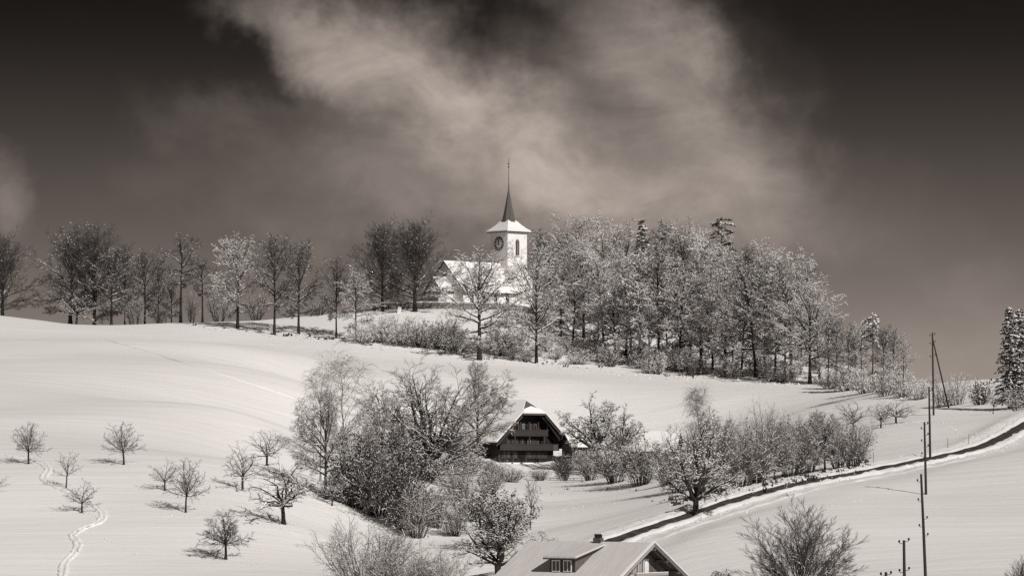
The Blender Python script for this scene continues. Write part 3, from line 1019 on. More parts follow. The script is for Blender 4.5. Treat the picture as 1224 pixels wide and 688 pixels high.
# ------------------------------------------------------------------ trees: grown level by level, many branches at a time
def unit(v):
    return v / (np.linalg.norm(v, axis=-1, keepdims=True) + 1e-9)


def tubes(P, Rr, S):
    """P (N,K,3) polylines, Rr (N,K) radii -> verts, quads of S-sided tubes"""
    N, K, _ = P.shape
    T = unit(np.gradient(P, axis=1))
    ref = np.where(np.abs(T[..., 2:3]) > 0.85, np.array([1.0, 0, 0]), np.array([0, 0, 1.0]))
    A = unit(np.cross(T, ref))
    B = np.cross(T, A)
    an = 2 * np.pi * np.arange(S) / S + np.pi / 2
    ring = A[:, :, None] * np.cos(an)[None, None, :, None] + B[:, :, None] * np.sin(an)[None, None, :, None]
    V = P[:, :, None] + ring * Rr[:, :, None, None]
    ii = np.arange(N * K * S).reshape(N, K, S)
    a, b = ii[:, :-1], ii[:, 1:]
    Q = np.stack([a, np.roll(a, -1, 2), np.roll(b, -1, 2), b], -1).reshape(-1, 4)
    return V.reshape(-1, 3), Q


def join(parts):
    vs, qs, o = [], [], 0
    for v, q in parts:
        vs.append(v)
        qs.append(q + o)
        o += len(v)
    return np.vstack(vs), np.vstack(qs)


class Plant:
    def __init__(self, seed):
        self.r = np.random.RandomState(seed)
        self.lv = []

    def stems(self, P, Rr):
        self.lv.append((np.asarray(P, float), np.asarray(Rr, float)))

    def grow(self, n, t0, t1, ang, angsd, length, K=4, up=0.0, wob=0.15, rr=0.6, rtip=0.35, rmin=0.012, flat=False, src=-1, droop=0.0, rmax=9.0):
        r = self.r
        P, Rr = self.lv[src]
        N, Kp, _ = P.shape
        t = (np.arange(n)[None] + r.rand(N, n)) / n
        t = t0 + (t1 - t0) * t
        f = t * (Kp - 1)
        i = np.clip(f.astype(int), 0, Kp - 2)
        u = f - i
        ar = np.arange(N)[:, None]
        A, B = P[ar, i], P[ar, i + 1]
        S = A + (B - A) * u[..., None]
        T = unit(B - A)
        pr = Rr[ar, i] * (1 - u) + Rr[ar, i + 1] * u
        plen = np.linalg.norm(np.diff(P, axis=1), axis=-1).sum(1)[:, None]
        az = np.arange(n)[None] * 2.39996 + r.rand(N, 1) * 6.28 + r.randn(N, n) * 0.35
        ref = np.where(np.abs(T[..., 2:3]) > 0.9, np.array([1.0, 0, 0]), np.array([0, 0, 1.0]))
        X = unit(np.cross(T, ref))
        Y = np.cross(X, T)
        if flat:
            az = np.where((np.arange(n) % 2 == 0)[None], 0.0, np.pi) + r.randn(N, n) * 0.25
        a = np.radians((ang(t) if callable(ang) else ang) + r.randn(N, n) * angsd)
        D = T * np.cos(a)[..., None] + (X * np.cos(az)[..., None] + Y * np.sin(az)[..., None]) * np.sin(a)[..., None]
        L = length(t, np.broadcast_to(plen, t.shape), S, D, r)
        M_ = N * n
        S, D, L, pr = S.reshape(M_, 3), unit(D).reshape(M_, 3), L.reshape(M_), pr.reshape(M_)
        out = np.empty((M_, K, 3))
        out[:, 0] = S
        d = D
        for k in range(1, K):
            out[:, k] = out[:, k - 1] + d * (L / (K - 1))[:, None]
            d = unit(d + r.randn(M_, 3) * wob + np.array([0, 0, up - droop * k]))
        r0 = np.clip(pr * rr, rmin, rmax)
        rad = r0[:, None] * np.linspace(1, rtip, K)[None]
        self.lv.append((out, np.maximum(rad, rmin * 0.6)))
        return self

    def snow(self, levels, prob, thick, lift=0.75, maxdz=0.8, rmin=0.03, sag=0.0):
        """strips of snow lying on the upper side of branches"""
        parts = []
        for lv, pb, th in zip(levels, prob, thick):
            P, Rr = self.lv[lv]
            N, K, _ = P.shape
            seg = P[:, 1:] - P[:, :-1]
            sl = np.abs(unit(seg)[..., 2])
            a = P[:, :-1].reshape(-1, 3)
            b = P[:, 1:].reshape(-1, 3)
            ra = Rr[:, :-1].reshape(-1)
            ok = (np.repeat(self.r.rand(N) < pb, K - 1) & (self.r.rand(len(a)) < 0.88)) & (sl.reshape(-1) < maxdz)
            a, b, ra = a[ok], b[ok], ra[ok]
            if not len(a):
                continue
            s0 = self.r.rand(len(a), 1) * 0.12
            s1 = 1 - self.r.rand(len(a), 1) * 0.12
            rs = np.maximum(ra * 0.85, rmin) * th * (0.7 + 0.6 * self.r.rand(len(a)))
            off = np.zeros((len(a), 3))
            off[:, 2] = ra * lift + rs * 0.55
            p0, p1 = a + (b - a) * s0 + off, a + (b - a) * s1 + off
            mid = (p0 + p1) / 2 + np.array([0, 0, 1.0]) * (rs * 0.25)[:, None]
            PP = np.stack([p0, mid, p1], 1)
            RR = np.stack([rs * 0.7, rs, rs * 0.65], 1)
            parts.append(tubes(PP, RR, 3 if lv >= 2 else 4))
        return join(parts) if parts else None

    def clumps(self, lv, n, size, flat=0.6, lift=0.5):
        """small irregular lumps (snow cushions or leaf tufts) at points of a level: octahedra"""
        P, Rr = self.lv[lv]
        r = self.r
        k = r.randint(0, len(P), n)
        j = r.randint(1, P.shape[1], n)
        c = P[k, j] + r.randn(n, 3) * size * 0.4
        s = size * (0.45 + r.rand(n) ** 2 * 1.1)
        c[:, 2] += s * lift
        base_ = np.array([[1, 0, 0], [0, 1, 0], [-1, 0, 0], [0, -1, 0], [0, 0, 1], [0, 0, -1]], float)
        V = base_[None] * (0.7 + 0.6 * r.rand(n, 6, 1))
        rot = r.rand(n) * 6.28
        cs, sn = np.cos(rot)[:, None], np.sin(rot)[:, None]
        V = np.stack([V[..., 0] * cs - V[..., 1] * sn, V[..., 0] * sn + V[..., 1] * cs, V[..., 2] * flat], -1) * s[:, None, None] + c[:, None]
        F = np.array([[0, 1, 4], [1, 2, 4], [2, 3, 4], [3, 0, 4], [1, 0, 5], [2, 1, 5], [3, 2, 5], [0, 3, 5]])
        F = np.concatenate([F, F[:, 2:3]], 1)       # as degenerate-free quads is not possible: handled as tris below
        Fi = (np.arange(n)[:, None, None] * 6 + F[None]).reshape(-1, 4)
        return V.reshape(-1, 3), Fi


def env_len(W, base, H_, top=0.35, low=0.55, peak=0.35):
    """limb length so that the crown fills an oval of width W"""
    def f(t, pl, S, D, r):
        u = np.clip((t - base) / (1 - base), 0, 1)
        prof = np.interp(u, [0, peak * 0.5, peak, 0.6, 0.8, 0.93, 1.0], [low, 0.85, 1.0, 0.92, 0.74, top + 0.12, top])
        hor = np.sqrt(D[..., 0] ** 2 + D[..., 1] ** 2)
        return W / 2 * prof / np.maximum(hor, 0.35) * (0.85 + 0.3 * r.rand(*t.shape)) * 0.82
    return f


def ratio(a, b=0.25, taper=0.5, lo=0.25):
    return lambda t, pl, S, D, r: np.maximum(pl * a * (1 - taper * t) * (1 - b + 2 * b * r.rand(*t.shape)), lo)


def trunk(H_, r0, seed, K=10, lean=(0, 0), wob=0.02, rtip=0.12):
    r = np.random.RandomState(seed)
    z = np.linspace(0, 1, K)
    P = np.zeros((1, K, 3))
    P[0, :, 2] = z * H_
    P[0, :, 0] = lean[0] * H_ * z + np.cumsum(r.randn(K) * wob * H_ / K * 3) * z
    P[0, :, 1] = lean[1] * H_ * z + np.cumsum(r.randn(K) * wob * H_ / K * 3) * z
    Rr = r0 * (1 - (1 - rtip) * z ** 0.8)
    Rr[0] *= 1.35
    return P, Rr[None]


PROTO = {}


def tri_or_quad_mesh(name, data, m):
    v, q = data
    if len(q) and (q[:, 2] == q[:, 3]).all():
        return np_mesh(name, v, q[:, :3], m)
    return np_mesh(name, v, q, m)


def finish(key, pl, wood_levels, twig_levels, sides, snow=None, bark='bark', twig='twig', extra=None):
    """turn a grown plant into shared meshes: trunk (with limbs), crown (twigs), snow"""
    wood = join([tubes(*pl.lv[k], sides[k]) for k in wood_levels])
    crown = join([tubes(*pl.lv[k], sides[k]) for k in twig_levels])
    allv = np.vstack([wood[0], crown[0]])
    h_ = np.percentile(allv[:, 2], 99.7)
    w_ = (np.percentile(allv[:, 0], 99) - np.percentile(allv[:, 0], 1) + np.percentile(allv[:, 1], 99) - np.percentile(allv[:, 1], 1)) / 2
    parts = [('trunk', tri_or_quad_mesh(key + '_trunk', wood, M[bark])), ('crown', tri_or_quad_mesh(key + '_crown', crown, M[twig]))]
    for (nm, data, mm) in (extra or []):
        parts.append((nm, tri_or_quad_mesh(key + '_' + nm, data, M[mm])))
    if snow:
        sv, sq = join([x for x in snow if x is not None])
        deg = sq[:, 2] == sq[:, 3]
        tri = np.vstack([sq[deg][:, :3], sq[~deg][:, [0, 1, 2]], sq[~deg][:, [0, 2, 3]]])
        parts.append(('snow', np_mesh(key + '_snow', sv, tri, M['snow'])))
    PROTO[key] = (h_, w_, parts)


def crown_tree(key, seed, H_, W, n_main=12, bole=0.16, lead=0.35, zc=0.55, el0=18, el1=86, up=0.06, wob=0.07, l2=9, n3=6, fine=6, a2=34, snow=0.1, s12=1.0, thick=1.0,
               clump=0, csize=0.10, twig='twig', bark='bark_dark', r0=0.36, limb=0.45, tr=0.0145, rz=None, ep=1.25, tp2=0.4):
    """bole and short leader with ascending limbs that fill an egg-shaped crown"""
    pl = Plant(seed)
    r = pl.r
    top = bole + lead
    pl.stems(*trunk(H_ * (top + 0.04), r0, seed, K=7, rtip=0.45, wob=0.012))
    N, K = n_main, 8
    s = np.linspace(0, 1, N)
    z0 = (bole + lead * s ** 0.9) * H_
    tp, _ = pl.lv[0]
    P = np.zeros((N, K, 3))
    for c in range(2):
        P[:, 0, c] = np.interp(z0, tp[0, :, 2], tp[0, :, c])
    P[:, 0, 2] = z0
    az = np.arange(N) * 2.4 + r.randn(N) * 0.35 + r.rand() * 6
    el = np.radians(el0 + (el1 - el0) * s ** ep + r.randn(N) * 6)
    d = np.stack([np.cos(el) * np.cos(az), np.cos(el) * np.sin(az), np.sin(el)], -1)
    # distance to the egg-shaped crown surface along the mean direction
    Rz = (rz or (1 - zc)) * H_
    S = np.array([1 / (W / 2), 1 / (W / 2), 1 / Rz])
    dm = unit(d + np.array([0, 0, up * 2.2]))
    q = (P[:, 0] - np.array([0, 0, zc * H_])) * S
    v = dm * S
    A, B, C = (v * v).sum(1), 2 * (q * v).sum(1), (q * q).sum(1) - 1
    Lm = (-B + np.sqrt(np.maximum(B * B - 4 * A * C, 0.01))) / (2 * A)
    Lm = np.clip(Lm, 0.15 * W, 1.2 * H_) * (0.78 + 0.2 * r.rand(N))
    for k in range(1, K):
        P[:, k] = P[:, k - 1] + d * (Lm / (K - 1))[:, None]
        d = unit(d + r.randn(N, 3) * wob + np.array([0, 0, up]))
    pl.stems(P, (r0 * limb) * np.linspace(1, 0.18, K)[None] * (0.8 + 0.4 * r.rand(N, 1)))
    pl.grow(l2, 0.15, 1.0, a2, 10, ratio(0.40, taper=tp2), K=5, up=up * 0.7, wob=wob * 1.4, rr=0.5, rmax=0.075)
    pl.grow(n3, 0.12, 1.0, a2, 10, ratio(0.50), K=3, up=up * 0.6, wob=wob * 1.6, rr=0.6, rmin=tr * 1.15, rmax=0.03)
    pl.grow(fine, 0.1, 1.0, a2 - 2, 10, ratio(0.60, lo=0.40), K=2, rr=0.7, rmin=tr, rtip=0.5, rmax=tr * 1.25)
    sn = [pl.snow((1, 2, 3, 4), (min(1, 0.25 + snow * 3), min(1, snow * 2.2), snow * 1.5, snow), (0.95 * s12, 1.25 * s12, 1.2 * thick, 1.1 * thick), rmin=0.034)]
    if clump:
        sn.append(pl.clumps(4, clump, csize))
    finish(key, pl, (0, 1), (2, 3, 4), {0: 9, 1: 5, 2: 4, 3: 3, 4: 3}, sn, bark, twig)


crown_tree('lime_a', 11, 20, 15, 26, tp2=0.2, bole=0.10, lead=0.42, zc=0.52, fine=9, a2=32, snow=0.025, up=0.025, wob=0.06, l2=11, n3=6, el0=16, limb=0.34, tr=0.017)
crown_tree('lime_b', 12, 20, 13, 23, tp2=0.2, bole=0.14, lead=0.45, zc=0.54, fine=9, a2=34, snow=0.07, up=0.025, wob=0.07, el0=14, limb=0.34, l2=10, tr=0.017)
crown_tree('lime_c', 13, 18, 10, 18, tp2=0.25, bole=0.20, lead=0.45, zc=0.58, fine=8, a2=34, snow=0.12, up=0.02, wob=0.09, r0=0.25, el0=8, tr=0.016)
crown_tree('lime_d', 14, 19, 11, 17, tp2=0.25, bole=0.24, lead=0.38, zc=0.60, fine=8, a2=36, snow=0.08, up=0.02, wob=0.10, r0=0.28, el0=8, tr=0.016)
SN = dict(fine=5, l2=10, n3=6, twig='twig_pale', clump=200)
crown_tree('snowy_a', 21, 22, 16, 20, bole=0.18, lead=0.45, zc=0.56, el0=-4, snow=0.48, s12=1.35, thick=1.4, up=0.015, wob=0.13, a2=42, r0=0.34, **SN)
crown_tree('snowy_b', 22, 22, 13, 17, bole=0.10, lead=0.50, zc=0.54, el0=18, snow=0.46, s12=1.3, thick=1.35, up=0.03, wob=0.11, a2=38, r0=0.26, **SN)
crown_tree('snowy_c', 23, 21, 12, 17, bole=0.20, lead=0.50, zc=0.56, el0=0, snow=0.42, s12=1.3, thick=1.35, up=0.015, wob=0.14, a2=42, r0=0.24, **SN)
crown_tree('wood_a', 31, 22, 11, 15, bole=0.24, lead=0.45, zc=0.58, el0=12, snow=0.30, s12=1.25, thick=1.3, up=0.04, wob=0.09, a2=34, r0=0.22, fine=8, tr=0.016)
crown_tree('wood_b', 32, 22, 15, 17, bole=0.12, lead=0.52, zc=0.54, el0=-6, snow=0.66, s12=1.7, thick=1.7, up=-0.01, wob=0.17, a2=46, r0=0.25, fine=3, n3=5, l2=9, twig='twig_pale', clump=500, csize=0.12)
crown_tree('high_crown', 41, 20, 9, 14, bole=0.40, lead=0.34, zc=0.70, el0=-5, fine=6, snow=0.10, up=0.02, wob=0.13, a2=40, r0=0.26)
crown_tree('oak', 51, 18, 22, 26, bole=0.04, lead=0.14, zc=0.45, el0=2, el1=84, fine=8, l2=11, n3=6, snow=0.30, s12=1.25, thick=1.2, up=0.05, wob=0.11, a2=38, r0=0.5, limb=0.42, clump=1500, csize=0.07)
crown_tree('round_tree', 52, 14, 11, 16, bole=0.16, lead=0.42, zc=0.55, el0=6, fine=9, l2=10, n3=6, snow=0.16, s12=1.1, thick=1.1, up=0.04, wob=0.10, a2=38, r0=0.22, clump=700, csize=0.06, twig='twig_pale', tr=0.012)
crown_tree('fan_tree', 55, 10, 10, 30, bole=0.02, lead=0.12, zc=0.5, el0=26, el1=88, tp2=0.2, fine=9, l2=9, n3=6, snow=0.03, up=0.05, wob=0.05, a2=24, r0=0.20, limb=0.36, tr=0.010)


def spreading(key, seed, H_, W, n_main, snow, twig, fine=5, low=0.05, bark='bark_dark', trunk_h=0.18, r0=0.5, clump=1500, thick=1.2, up=0.10, wob=0.13, csize=0.075, a2=42, el0=28):
    """short bole dividing into rising main boughs"""
    pl = Plant(seed)
    pl.stems(*trunk(H_ * trunk_h, r0, seed, K=4, rtip=0.8))
    r = pl.r
    N = n_main
    az = np.arange(N) * 2.4 + r.rand(N)
    el = np.radians(np.linspace(el0, 84, N) + r.randn(N) * 5)
    K = 8
    P = np.zeros((N, K, 3))
    P[:, 0] = [0, 0, H_ * trunk_h * 0.92]
    d = np.stack([np.cos(el) * np.cos(az), np.cos(el) * np.sin(az), np.sin(el)], -1)
    Lm = 1.0 / np.sqrt((np.cos(el) / (W / 2)) ** 2 + (np.sin(el) / (H_ * (1 - trunk_h))) ** 2) * 0.80
    for k in range(1, K):
        P[:, k] = P[:, k - 1] + d * (Lm / (K - 1))[:, None]
        d = unit(d + r.randn(N, 3) * wob + np.array([0, 0, up]))
    pl.stems(P, (r0 * 0.55) * np.linspace(1, 0.2, K)[None] * np.ones((N, 1)))
    pl.grow(9, 0.15, 1.0, a2, 12, ratio(0.42), K=5, up=0.06, wob=wob * 1.5, rr=0.55, rmax=0.12)
    pl.grow(7, 0.12, 1.0, a2, 12, ratio(0.48), K=3, up=0.05, wob=wob * 1.6, rr=0.6, rmin=0.016, rmax=0.045)
    pl.grow(fine, 0.1, 1.0, 40, 12, ratio(0.55, lo=0.3), K=2, rr=0.7, rmin=0.013, rtip=0.5, rmax=0.018)
    sn = [pl.snow((1, 2, 3, 4), (0.9 * min(1, snow * 3), min(1, snow * 2.4), snow * 1.6, snow), (0.95, 1.15, 1.2 * thick, 1.1 * thick), rmin=0.03)]
    if clump:
        sn.append(pl.clumps(4, clump, csize))
    finish(key, pl, (0, 1), (2, 3, 4), {0: 9, 1: 6, 2: 4, 3: 3, 4: 3}, sn, bark, twig)


spreading('vase_tree', 53, 13, 11, 9, 0.36, 'twig', fine=5, trunk_h=0.13, r0=0.32, clump=2500)
spreading('pear', 54, 11, 11, 10, 0.40, 'twig_dark', fine=4, trunk_h=0.28, r0=0.34, up=-0.02, clump=1800, thick=1.4)


def apple(key, seed, H_, W, n_main, snow, clump, twig='twig_dark', bark='bark_dark', fine=4, trunk_h=0.3, wob=0.28, r0=0.2, el0=15, el1=75, up=0.05, limb=0.5, l2=8, sth=1.0):
    pl = Plant(seed)
    pl.stems(*trunk(H_ * trunk_h, r0, seed, K=5, rtip=0.75, wob=0.03))
    r = pl.r
    N, K = n_main, 6
    az = np.arange(N) * 2.4 + r.rand(N)
    el = np.radians(np.linspace(el0, el1, N) + r.randn(N) * 6)
    P = np.zeros((N, K, 3))
    P[:, 0] = [0, 0, H_ * trunk_h * 0.94]
    P[:, 0, 2] += np.linspace(-0.15, 0.0, N) * H_ * trunk_h
    P[:, 0, :2] += pl.lv[0][0][0, -1, :2]
    d = np.stack([np.cos(el) * np.cos(az), np.cos(el) * np.sin(az), np.sin(el)], -1)
    Lm = 1.0 / np.sqrt((np.cos(el) / (W / 2)) ** 2 + (np.sin(el) / (H_ * (1 - trunk_h))) ** 2) * 0.85
    for k in range(1, K):
        P[:, k] = P[:, k - 1] + d * (Lm / (K - 1))[:, None]
        d = unit(d + r.randn(N, 3) * wob + np.array([0, 0, up]))
    pl.stems(P, (r0 * limb) * np.linspace(1, 0.22, K)[None] * np.ones((N, 1)))
    pl.grow(l2, 0.12, 1.0, 46, 14, ratio(0.40), K=4, up=0.10, wob=0.25, rr=0.5, rmin=0.012, rmax=0.05)
    pl.grow(fine, 0.1, 1.0, 45, 14, ratio(0.5, lo=0.18), K=3, up=0.08, wob=0.2, rr=0.6, rmin=0.009, rmax=0.018)
    sn = [pl.snow((1, 2, 3), (0.9 * min(1, snow * 3), snow * 1.6, snow), (1.25 * sth, 1.3 * sth, 1.3), rmin=0.02)]
    if clump:
        sn.append(pl.clumps(3, clump, 0.06))
    finish(key, pl, (0, 1), (2, 3), {0: 8, 1: 6, 2: 4, 3: 3}, sn, bark, twig)


apple('young_a', 61, 5.0, 4.6, 16, 0.04, 0, twig='twig', fine=8, wob=0.09, trunk_h=0.34, r0=0.085, el0=10, el1=86, limb=0.3, l2=9)
apple('young_b', 62, 5.0, 4.2, 12, 0.12, 60, twig='twig', fine=6, wob=0.15, trunk_h=0.32, r0=0.085, el0=5, el1=84, limb=0.36)
apple('young_c', 63, 5.0, 4.6, 20, 0.05, 30, twig='twig_dark', fine=11, wob=0.14, trunk_h=0.36, r0=0.10, el0=-12, el1=82, limb=0.3, l2=10)
apple('young_d', 64, 4.5, 3.6, 8, 0.10, 20, twig='twig', fine=4, wob=0.18, trunk_h=0.38, r0=0.07, el0=25, el1=80, limb=0.36)
apple('old_apple', 65, 7.5, 8.5, 12, 0.60, 400, fine=5, wob=0.36, trunk_h=0.28, r0=0.17, el0=0, el1=80, up=0.0, sth=1.7, limb=0.46)
apple('old_apple_b', 66, 7.5, 8.0, 12, 0.42, 260, fine=5, wob=0.30, trunk_h=0.28, r0=0.16, el0=5, el1=82, up=0.02, limb=0.42)


def shrub(key, seed, H_, W, stems_n, snow, clump, twig, leaf=0, fine=5, up=0.10, spread=0.85, csize=0.08, lsize=0.10, wob=0.12, up2=0.05, srad=0.05, a2=36):
    pl = Plant(seed)
    r = pl.r
    N, K = stems_n, 6
    az = r.rand(N) * 6.28
    out = np.sqrt(r.rand(N)) * spread
    P = np.zeros((N, K, 3))
    P[:, 0, 0] = np.cos(az) * out * W * 0.16
    P[:, 0, 1] = np.sin(az) * out * W * 0.16
    P[:, 0, 2] = -0.2
    lean = out * (W / 2) / H_ * 1.25
    d = unit(np.stack([np.cos(az) * lean, np.sin(az) * lean, np.ones(N)], -1))
    Lm = H_ * (1.05 - 0.28 * out ** 2) * (0.75 + 0.3 * r.rand(N))
    for k in range(1, K):
        P[:, k] = P[:, k - 1] + d * (Lm / (K - 1))[:, None]
        d = unit(d + r.randn(N, 3) * wob + np.array([0, 0, up * 0.3]))
    pl.stems(P, srad * (H_ / 5) ** 0.5 * np.linspace(1, 0.25, K)[None] * np.ones((N, 1)))
    pl.grow(8, 0.12, 1.0, a2, 12, ratio(0.40), K=4, up=up2, wob=0.16, rr=0.6, rmin=0.013, rmax=0.03)
    pl.grow(fine, 0.1, 1.0, 38, 12, ratio(0.5, lo=0.25), K=3, up=up2, wob=0.16, rr=0.6, rmin=0.012, rmax=0.018)
    sn = [pl.snow((0, 1, 2), (snow * 0.8, snow * 1.3, snow), (1.0, 1.2, 1.25), rmin=0.026)]
    if clump:
        sn.append(pl.clumps(2, clump, csize))
    ex = [('leaves', pl.clumps(2, leaf, lsize, 0.9, 0.0), 'leaf')] if leaf else None
    finish(key, pl, (0,), (1, 2), {0: 5, 1: 3, 2: 3}, sn, 'bark_dark', twig, ex)


shrub('hedge_shrub', 71, 7, 7, 30, 0.18, 400, 'twig_pale', fine=8, csize=0.06, wob=0.16, a2=46)
shrub('hedge_shrub_b', 72, 7, 6.5, 30, 0.24, 600, 'twig_pale', fine=8, leaf=200, csize=0.06, wob=0.16, a2=46)
shrub('snow_bush', 73, 4, 6.0, 22, 0.50, 700, 'twig_grey', fine=5, csize=0.10)
shrub('thicket', 74, 9, 9, 44, 0.16, 1700, 'twig_dark', leaf=4200, fine=6, csize=0.09, lsize=0.11)
shrub('bare_willow', 75, 7, 9, 46, 0.14, 400, 'twig_grey', fine=8, csize=0.05, wob=0.10, srad=0.028, up2=-0.02)
shrub('tall_shrub', 76, 8, 5, 18, 0.10, 200, 'twig_grey', fine=6)
shrub('low_bush', 77, 2.0, 3.6, 26, 0.22, 420, 'twig', leaf=300, fine=4, csize=0.09, lsize=0.07)
shrub('wood_bush', 78, 5, 6.5, 18, 0.40, 400, 'twig_grey', fine=5, csize=0.09)


def birch(key, seed, H_, W, snow=0.05, hang=0.30):
    pl = Plant(seed)
    pl.stems(*trunk(H_ * 0.95, 0.20, seed, K=12, wob=0.03))
    pl.grow(20, 0.22, 0.98, 36, 8, env_len(W, 0.22, H_, top=0.25, low=0.7), K=6, up=0.05, wob=0.10, rr=0.45, rtip=0.25, rmax=0.08)
    pl.grow(9, 0.2, 1.0, 45, 14, ratio(0.40, lo=0.6), K=5, wob=0.12, rr=0.5, rmin=0.014, rmax=0.022, droop=hang * 0.4)
    pl.grow(9, 0.15, 1.0, 35, 14, lambda t, p, S, D, r: 0.8 + 2.0 * r.rand(*t.shape) ** 1.5, K=5, wob=0.08, rr=0.6, rmin=0.012, rmax=0.014, droop=hang)
    sn = [pl.snow((1, 2, 3), (0.3, snow * 3, snow), (1, 1.2, 1.3), rmin=0.025), pl.clumps(3, 300, 0.07)]
    finish(key, pl, (0, 1), (2, 3), {0: 8, 1: 5, 2: 3, 3: 3}, sn, 'birch', 'twig_grey')


birch('birch', 81, 19, 8.5)
birch('small_birch', 82, 14, 3.4, hang=0.22)


def spruce(key, seed, H_, W, n_b, snow, clump, base=0.04, csize=0.26, power=0.85, gap=0.0):
    pl = Plant(seed)
    pl.stems(*trunk(H_, 0.22, seed, K=10, wob=0.004, rtip=0.06))

    def bl(t, p, S, D, r):
        return W / 2 * (1 - t) ** power * (0.72 + 0.45 * r.rand(*t.shape)) + 0.25
    pl.grow(n_b, base, 0.99, 84, 8, bl, K=5, wob=0.07, rr=0.22, rmin=0.02, rmax=0.05, droop=0.09)
    pl.grow(12, 0.12, 1.0, 50, 8, ratio(0.34, lo=0.22), K=3, wob=0.08, rr=1.0, rmin=0.05, rmax=0.07, flat=True, droop=0.12)
    pl.grow(4, 0.1, 1.0, 48, 12, ratio(0.45, lo=0.16), K=3, wob=0.12, rr=1.0, rmin=0.045, rmax=0.06, droop=0.12)
    sn = [pl.snow((1, 2), (snow, snow * 0.9), (2.2, 1.5), rmin=0.055, maxdz=0.9), pl.clumps(2, clump, csize, 0.5, 0.35)]
    finish(key, pl, (0,), (1, 2, 3), {0: 7, 1: 4, 2: 3, 3: 3}, sn, 'bark_dark', 'needle')


spruce('spruce_snowy', 91, 16, 5.4, 150, 0.22, 420, power=0.62, csize=0.2)
spruce('spruce_dark', 92, 20, 5.0, 110, 0.10, 120)
spruce('pine_dark', 94, 16, 7.0, 26, 0.10, 30, base=0.62, csize=0.2, power=0.30)
spruce('pine', 93, 16, 7.5, 44, 0.30, 260, base=0.55, csize=0.3, power=0.35)


# ------------------------------------------------------------------ planting
_rs = random.Random(5)
ORD = ['first', 'second', 'third', 'fourth', 'fifth', 'sixth', 'seventh', 'eighth', 'ninth', 'tenth', 'eleventh', 'twelfth', 'thirteenth', 'fourteenth', 'fifteenth', 'sixteenth', 'seventeenth',
       'eighteenth', 'nineteenth', 'twentieth']
ORD += ['twenty-' + w for w in ORD[:9]] + ['thirtieth'] + ['thirty-' + w for w in ORD[:9]]


def rank(rows):
    """place of each entry counted from the left"""
    o = sorted(range(len(rows)), key=lambda k: rows[k][0])
    return {k: ORD[j] for j, k in enumerate(o)}




def plant(key, px, py, top, width, label, cat='tree', name=None, group=None, D=None, rot=None, lean=0.0, limit=True):
    h0, w0, parts = PROTO[key]
    b_ = on_ground(px, py, D)
    hpx = max(6.0, py - top)
    # height from the rows of foot and top at the distance of the foot
    real_foot = b_
    ztop = at(px, top, b_.y).z
    h = max(0.5, ztop - b_.z)
    sz = h / h0
    sx = (width / F_PX * b_.y) / w0 if width else sz
    if limit:
        sx = min(max(sx, sz * 0.45), sz * 2.0)
    e = empty(name or 'tree', (b_.x, b_.y, b_.z - 0.12), rot if rot is not None else _rs.uniform(0, 6.28), label, cat, group)
    e.scale = (sx, sx, sz)
    if lean:
        e.rotation_euler = (_rs.uniform(-0.5, 0.5) * lean, lean, e.rotation_euler[2])
    for nm, me in parts:
        o = new_obj(nm, me, e)
        if nm in ('snow', 'leaves', 'crown'):
            o['kind'] = 'stuff'
    return e


G1 = 'trees along the left crest'
for (k, px, py, top, w, lab, D) in (
    ('lime_a', 3, 384, 279, 68, 'bare dark tree cut by the left edge of the picture on the crest', 868),
    ('lime_b', 84, 389, 269, 74, 'left of the two broad bare trees that form the tallest left crest clump', 862),
    ('lime_a', 113, 389, 266, 74, 'right of the two broad bare trees that form the tallest left crest clump', 858),
    ('lime_c', 133, 389, 293, 46, 'frosted tree leaning on the right side of the broad crest clump', 850),
    ('lime_c', 149, 388, 296, 34, 'slim greyish tree just right of the broad crest clump', 866),
    ('lime_d', 173, 388, 298, 40, 'bare tree with twin stems left of the tall dark-stemmed crest tree', 858),
    ('lime_c', 189, 386, 305, 28, 'thin bare tree close behind the tall dark-stemmed crest tree', 866),
    ('high_crown', 216, 385, 279, 44, 'tall crest tree with clean dark stem and small high crown', 842),
    ('high_crown', 242, 384, 306, 32, 'slender forked tree between the clean-stemmed tree and the frosted round tree', 846),
    ('snowy_a', 284, 392, 279, 60, 'full frosted round tree with dark lower boughs, left end of the slope row', None),
    ('lime_d', 328, 400, 280, 50, 'bare oval tree, second from the left in the slope row', None),
    ('lime_c', 357, 399, 286, 48, 'bare slim tree, third from the left in the slope row', None),
    ('lime_d', 402, 404, 307, 36, 'small bare tree, fourth from the left in the slope row', None),
    ('snowy_c', 425, 408, 318, 44, 'white frosted small tree at the right end of the slope row', None),
    ('lime_a', 457, 368, 264, 62, 'left one of the two large dark trees before the churchyard wall', 846),
    ('lime_a', 496, 371, 262, 80, 'right one of the two large dark trees before the churchyard wall', 845),
):
    plant(k, px, py, top, w * 1.2, lab, 'tree', 'bare_tree', G1, D)
plant('old_apple_b', 91, 389, 350, 46, 'small leaning fruit tree at the crest before the broad clump', 'tree', 'fruit_tree', None, 846, lean=0.12)
plant('lime_c', 205, 386, 330, 30, 'low bare tree left of the clean-stemmed crest tree', 'tree', 'bare_tree', G1, 856)
for (px, w, top, lab) in ((228, 22, 345, 'low grey brush right of the clean-stemmed crest tree'), (262, 40, 340, 'low grey brush left of the frosted round tree'),
                          (306, 34, 345, 'low grey brush right of the frosted round tree'), (160, 30, 350, 'low brush on the crest between the broad clump and the twin stems'),
                          (380, 40, 350, 'low grey brush behind the third and fourth slope trees'), (193, 26, 355, 'low dark brush at the foot of the twin-stemmed crest tree')):
    plant('tall_shrub', px, 390, top, w, lab, 'shrub', 'shrub', 'brush along the crest', 852)

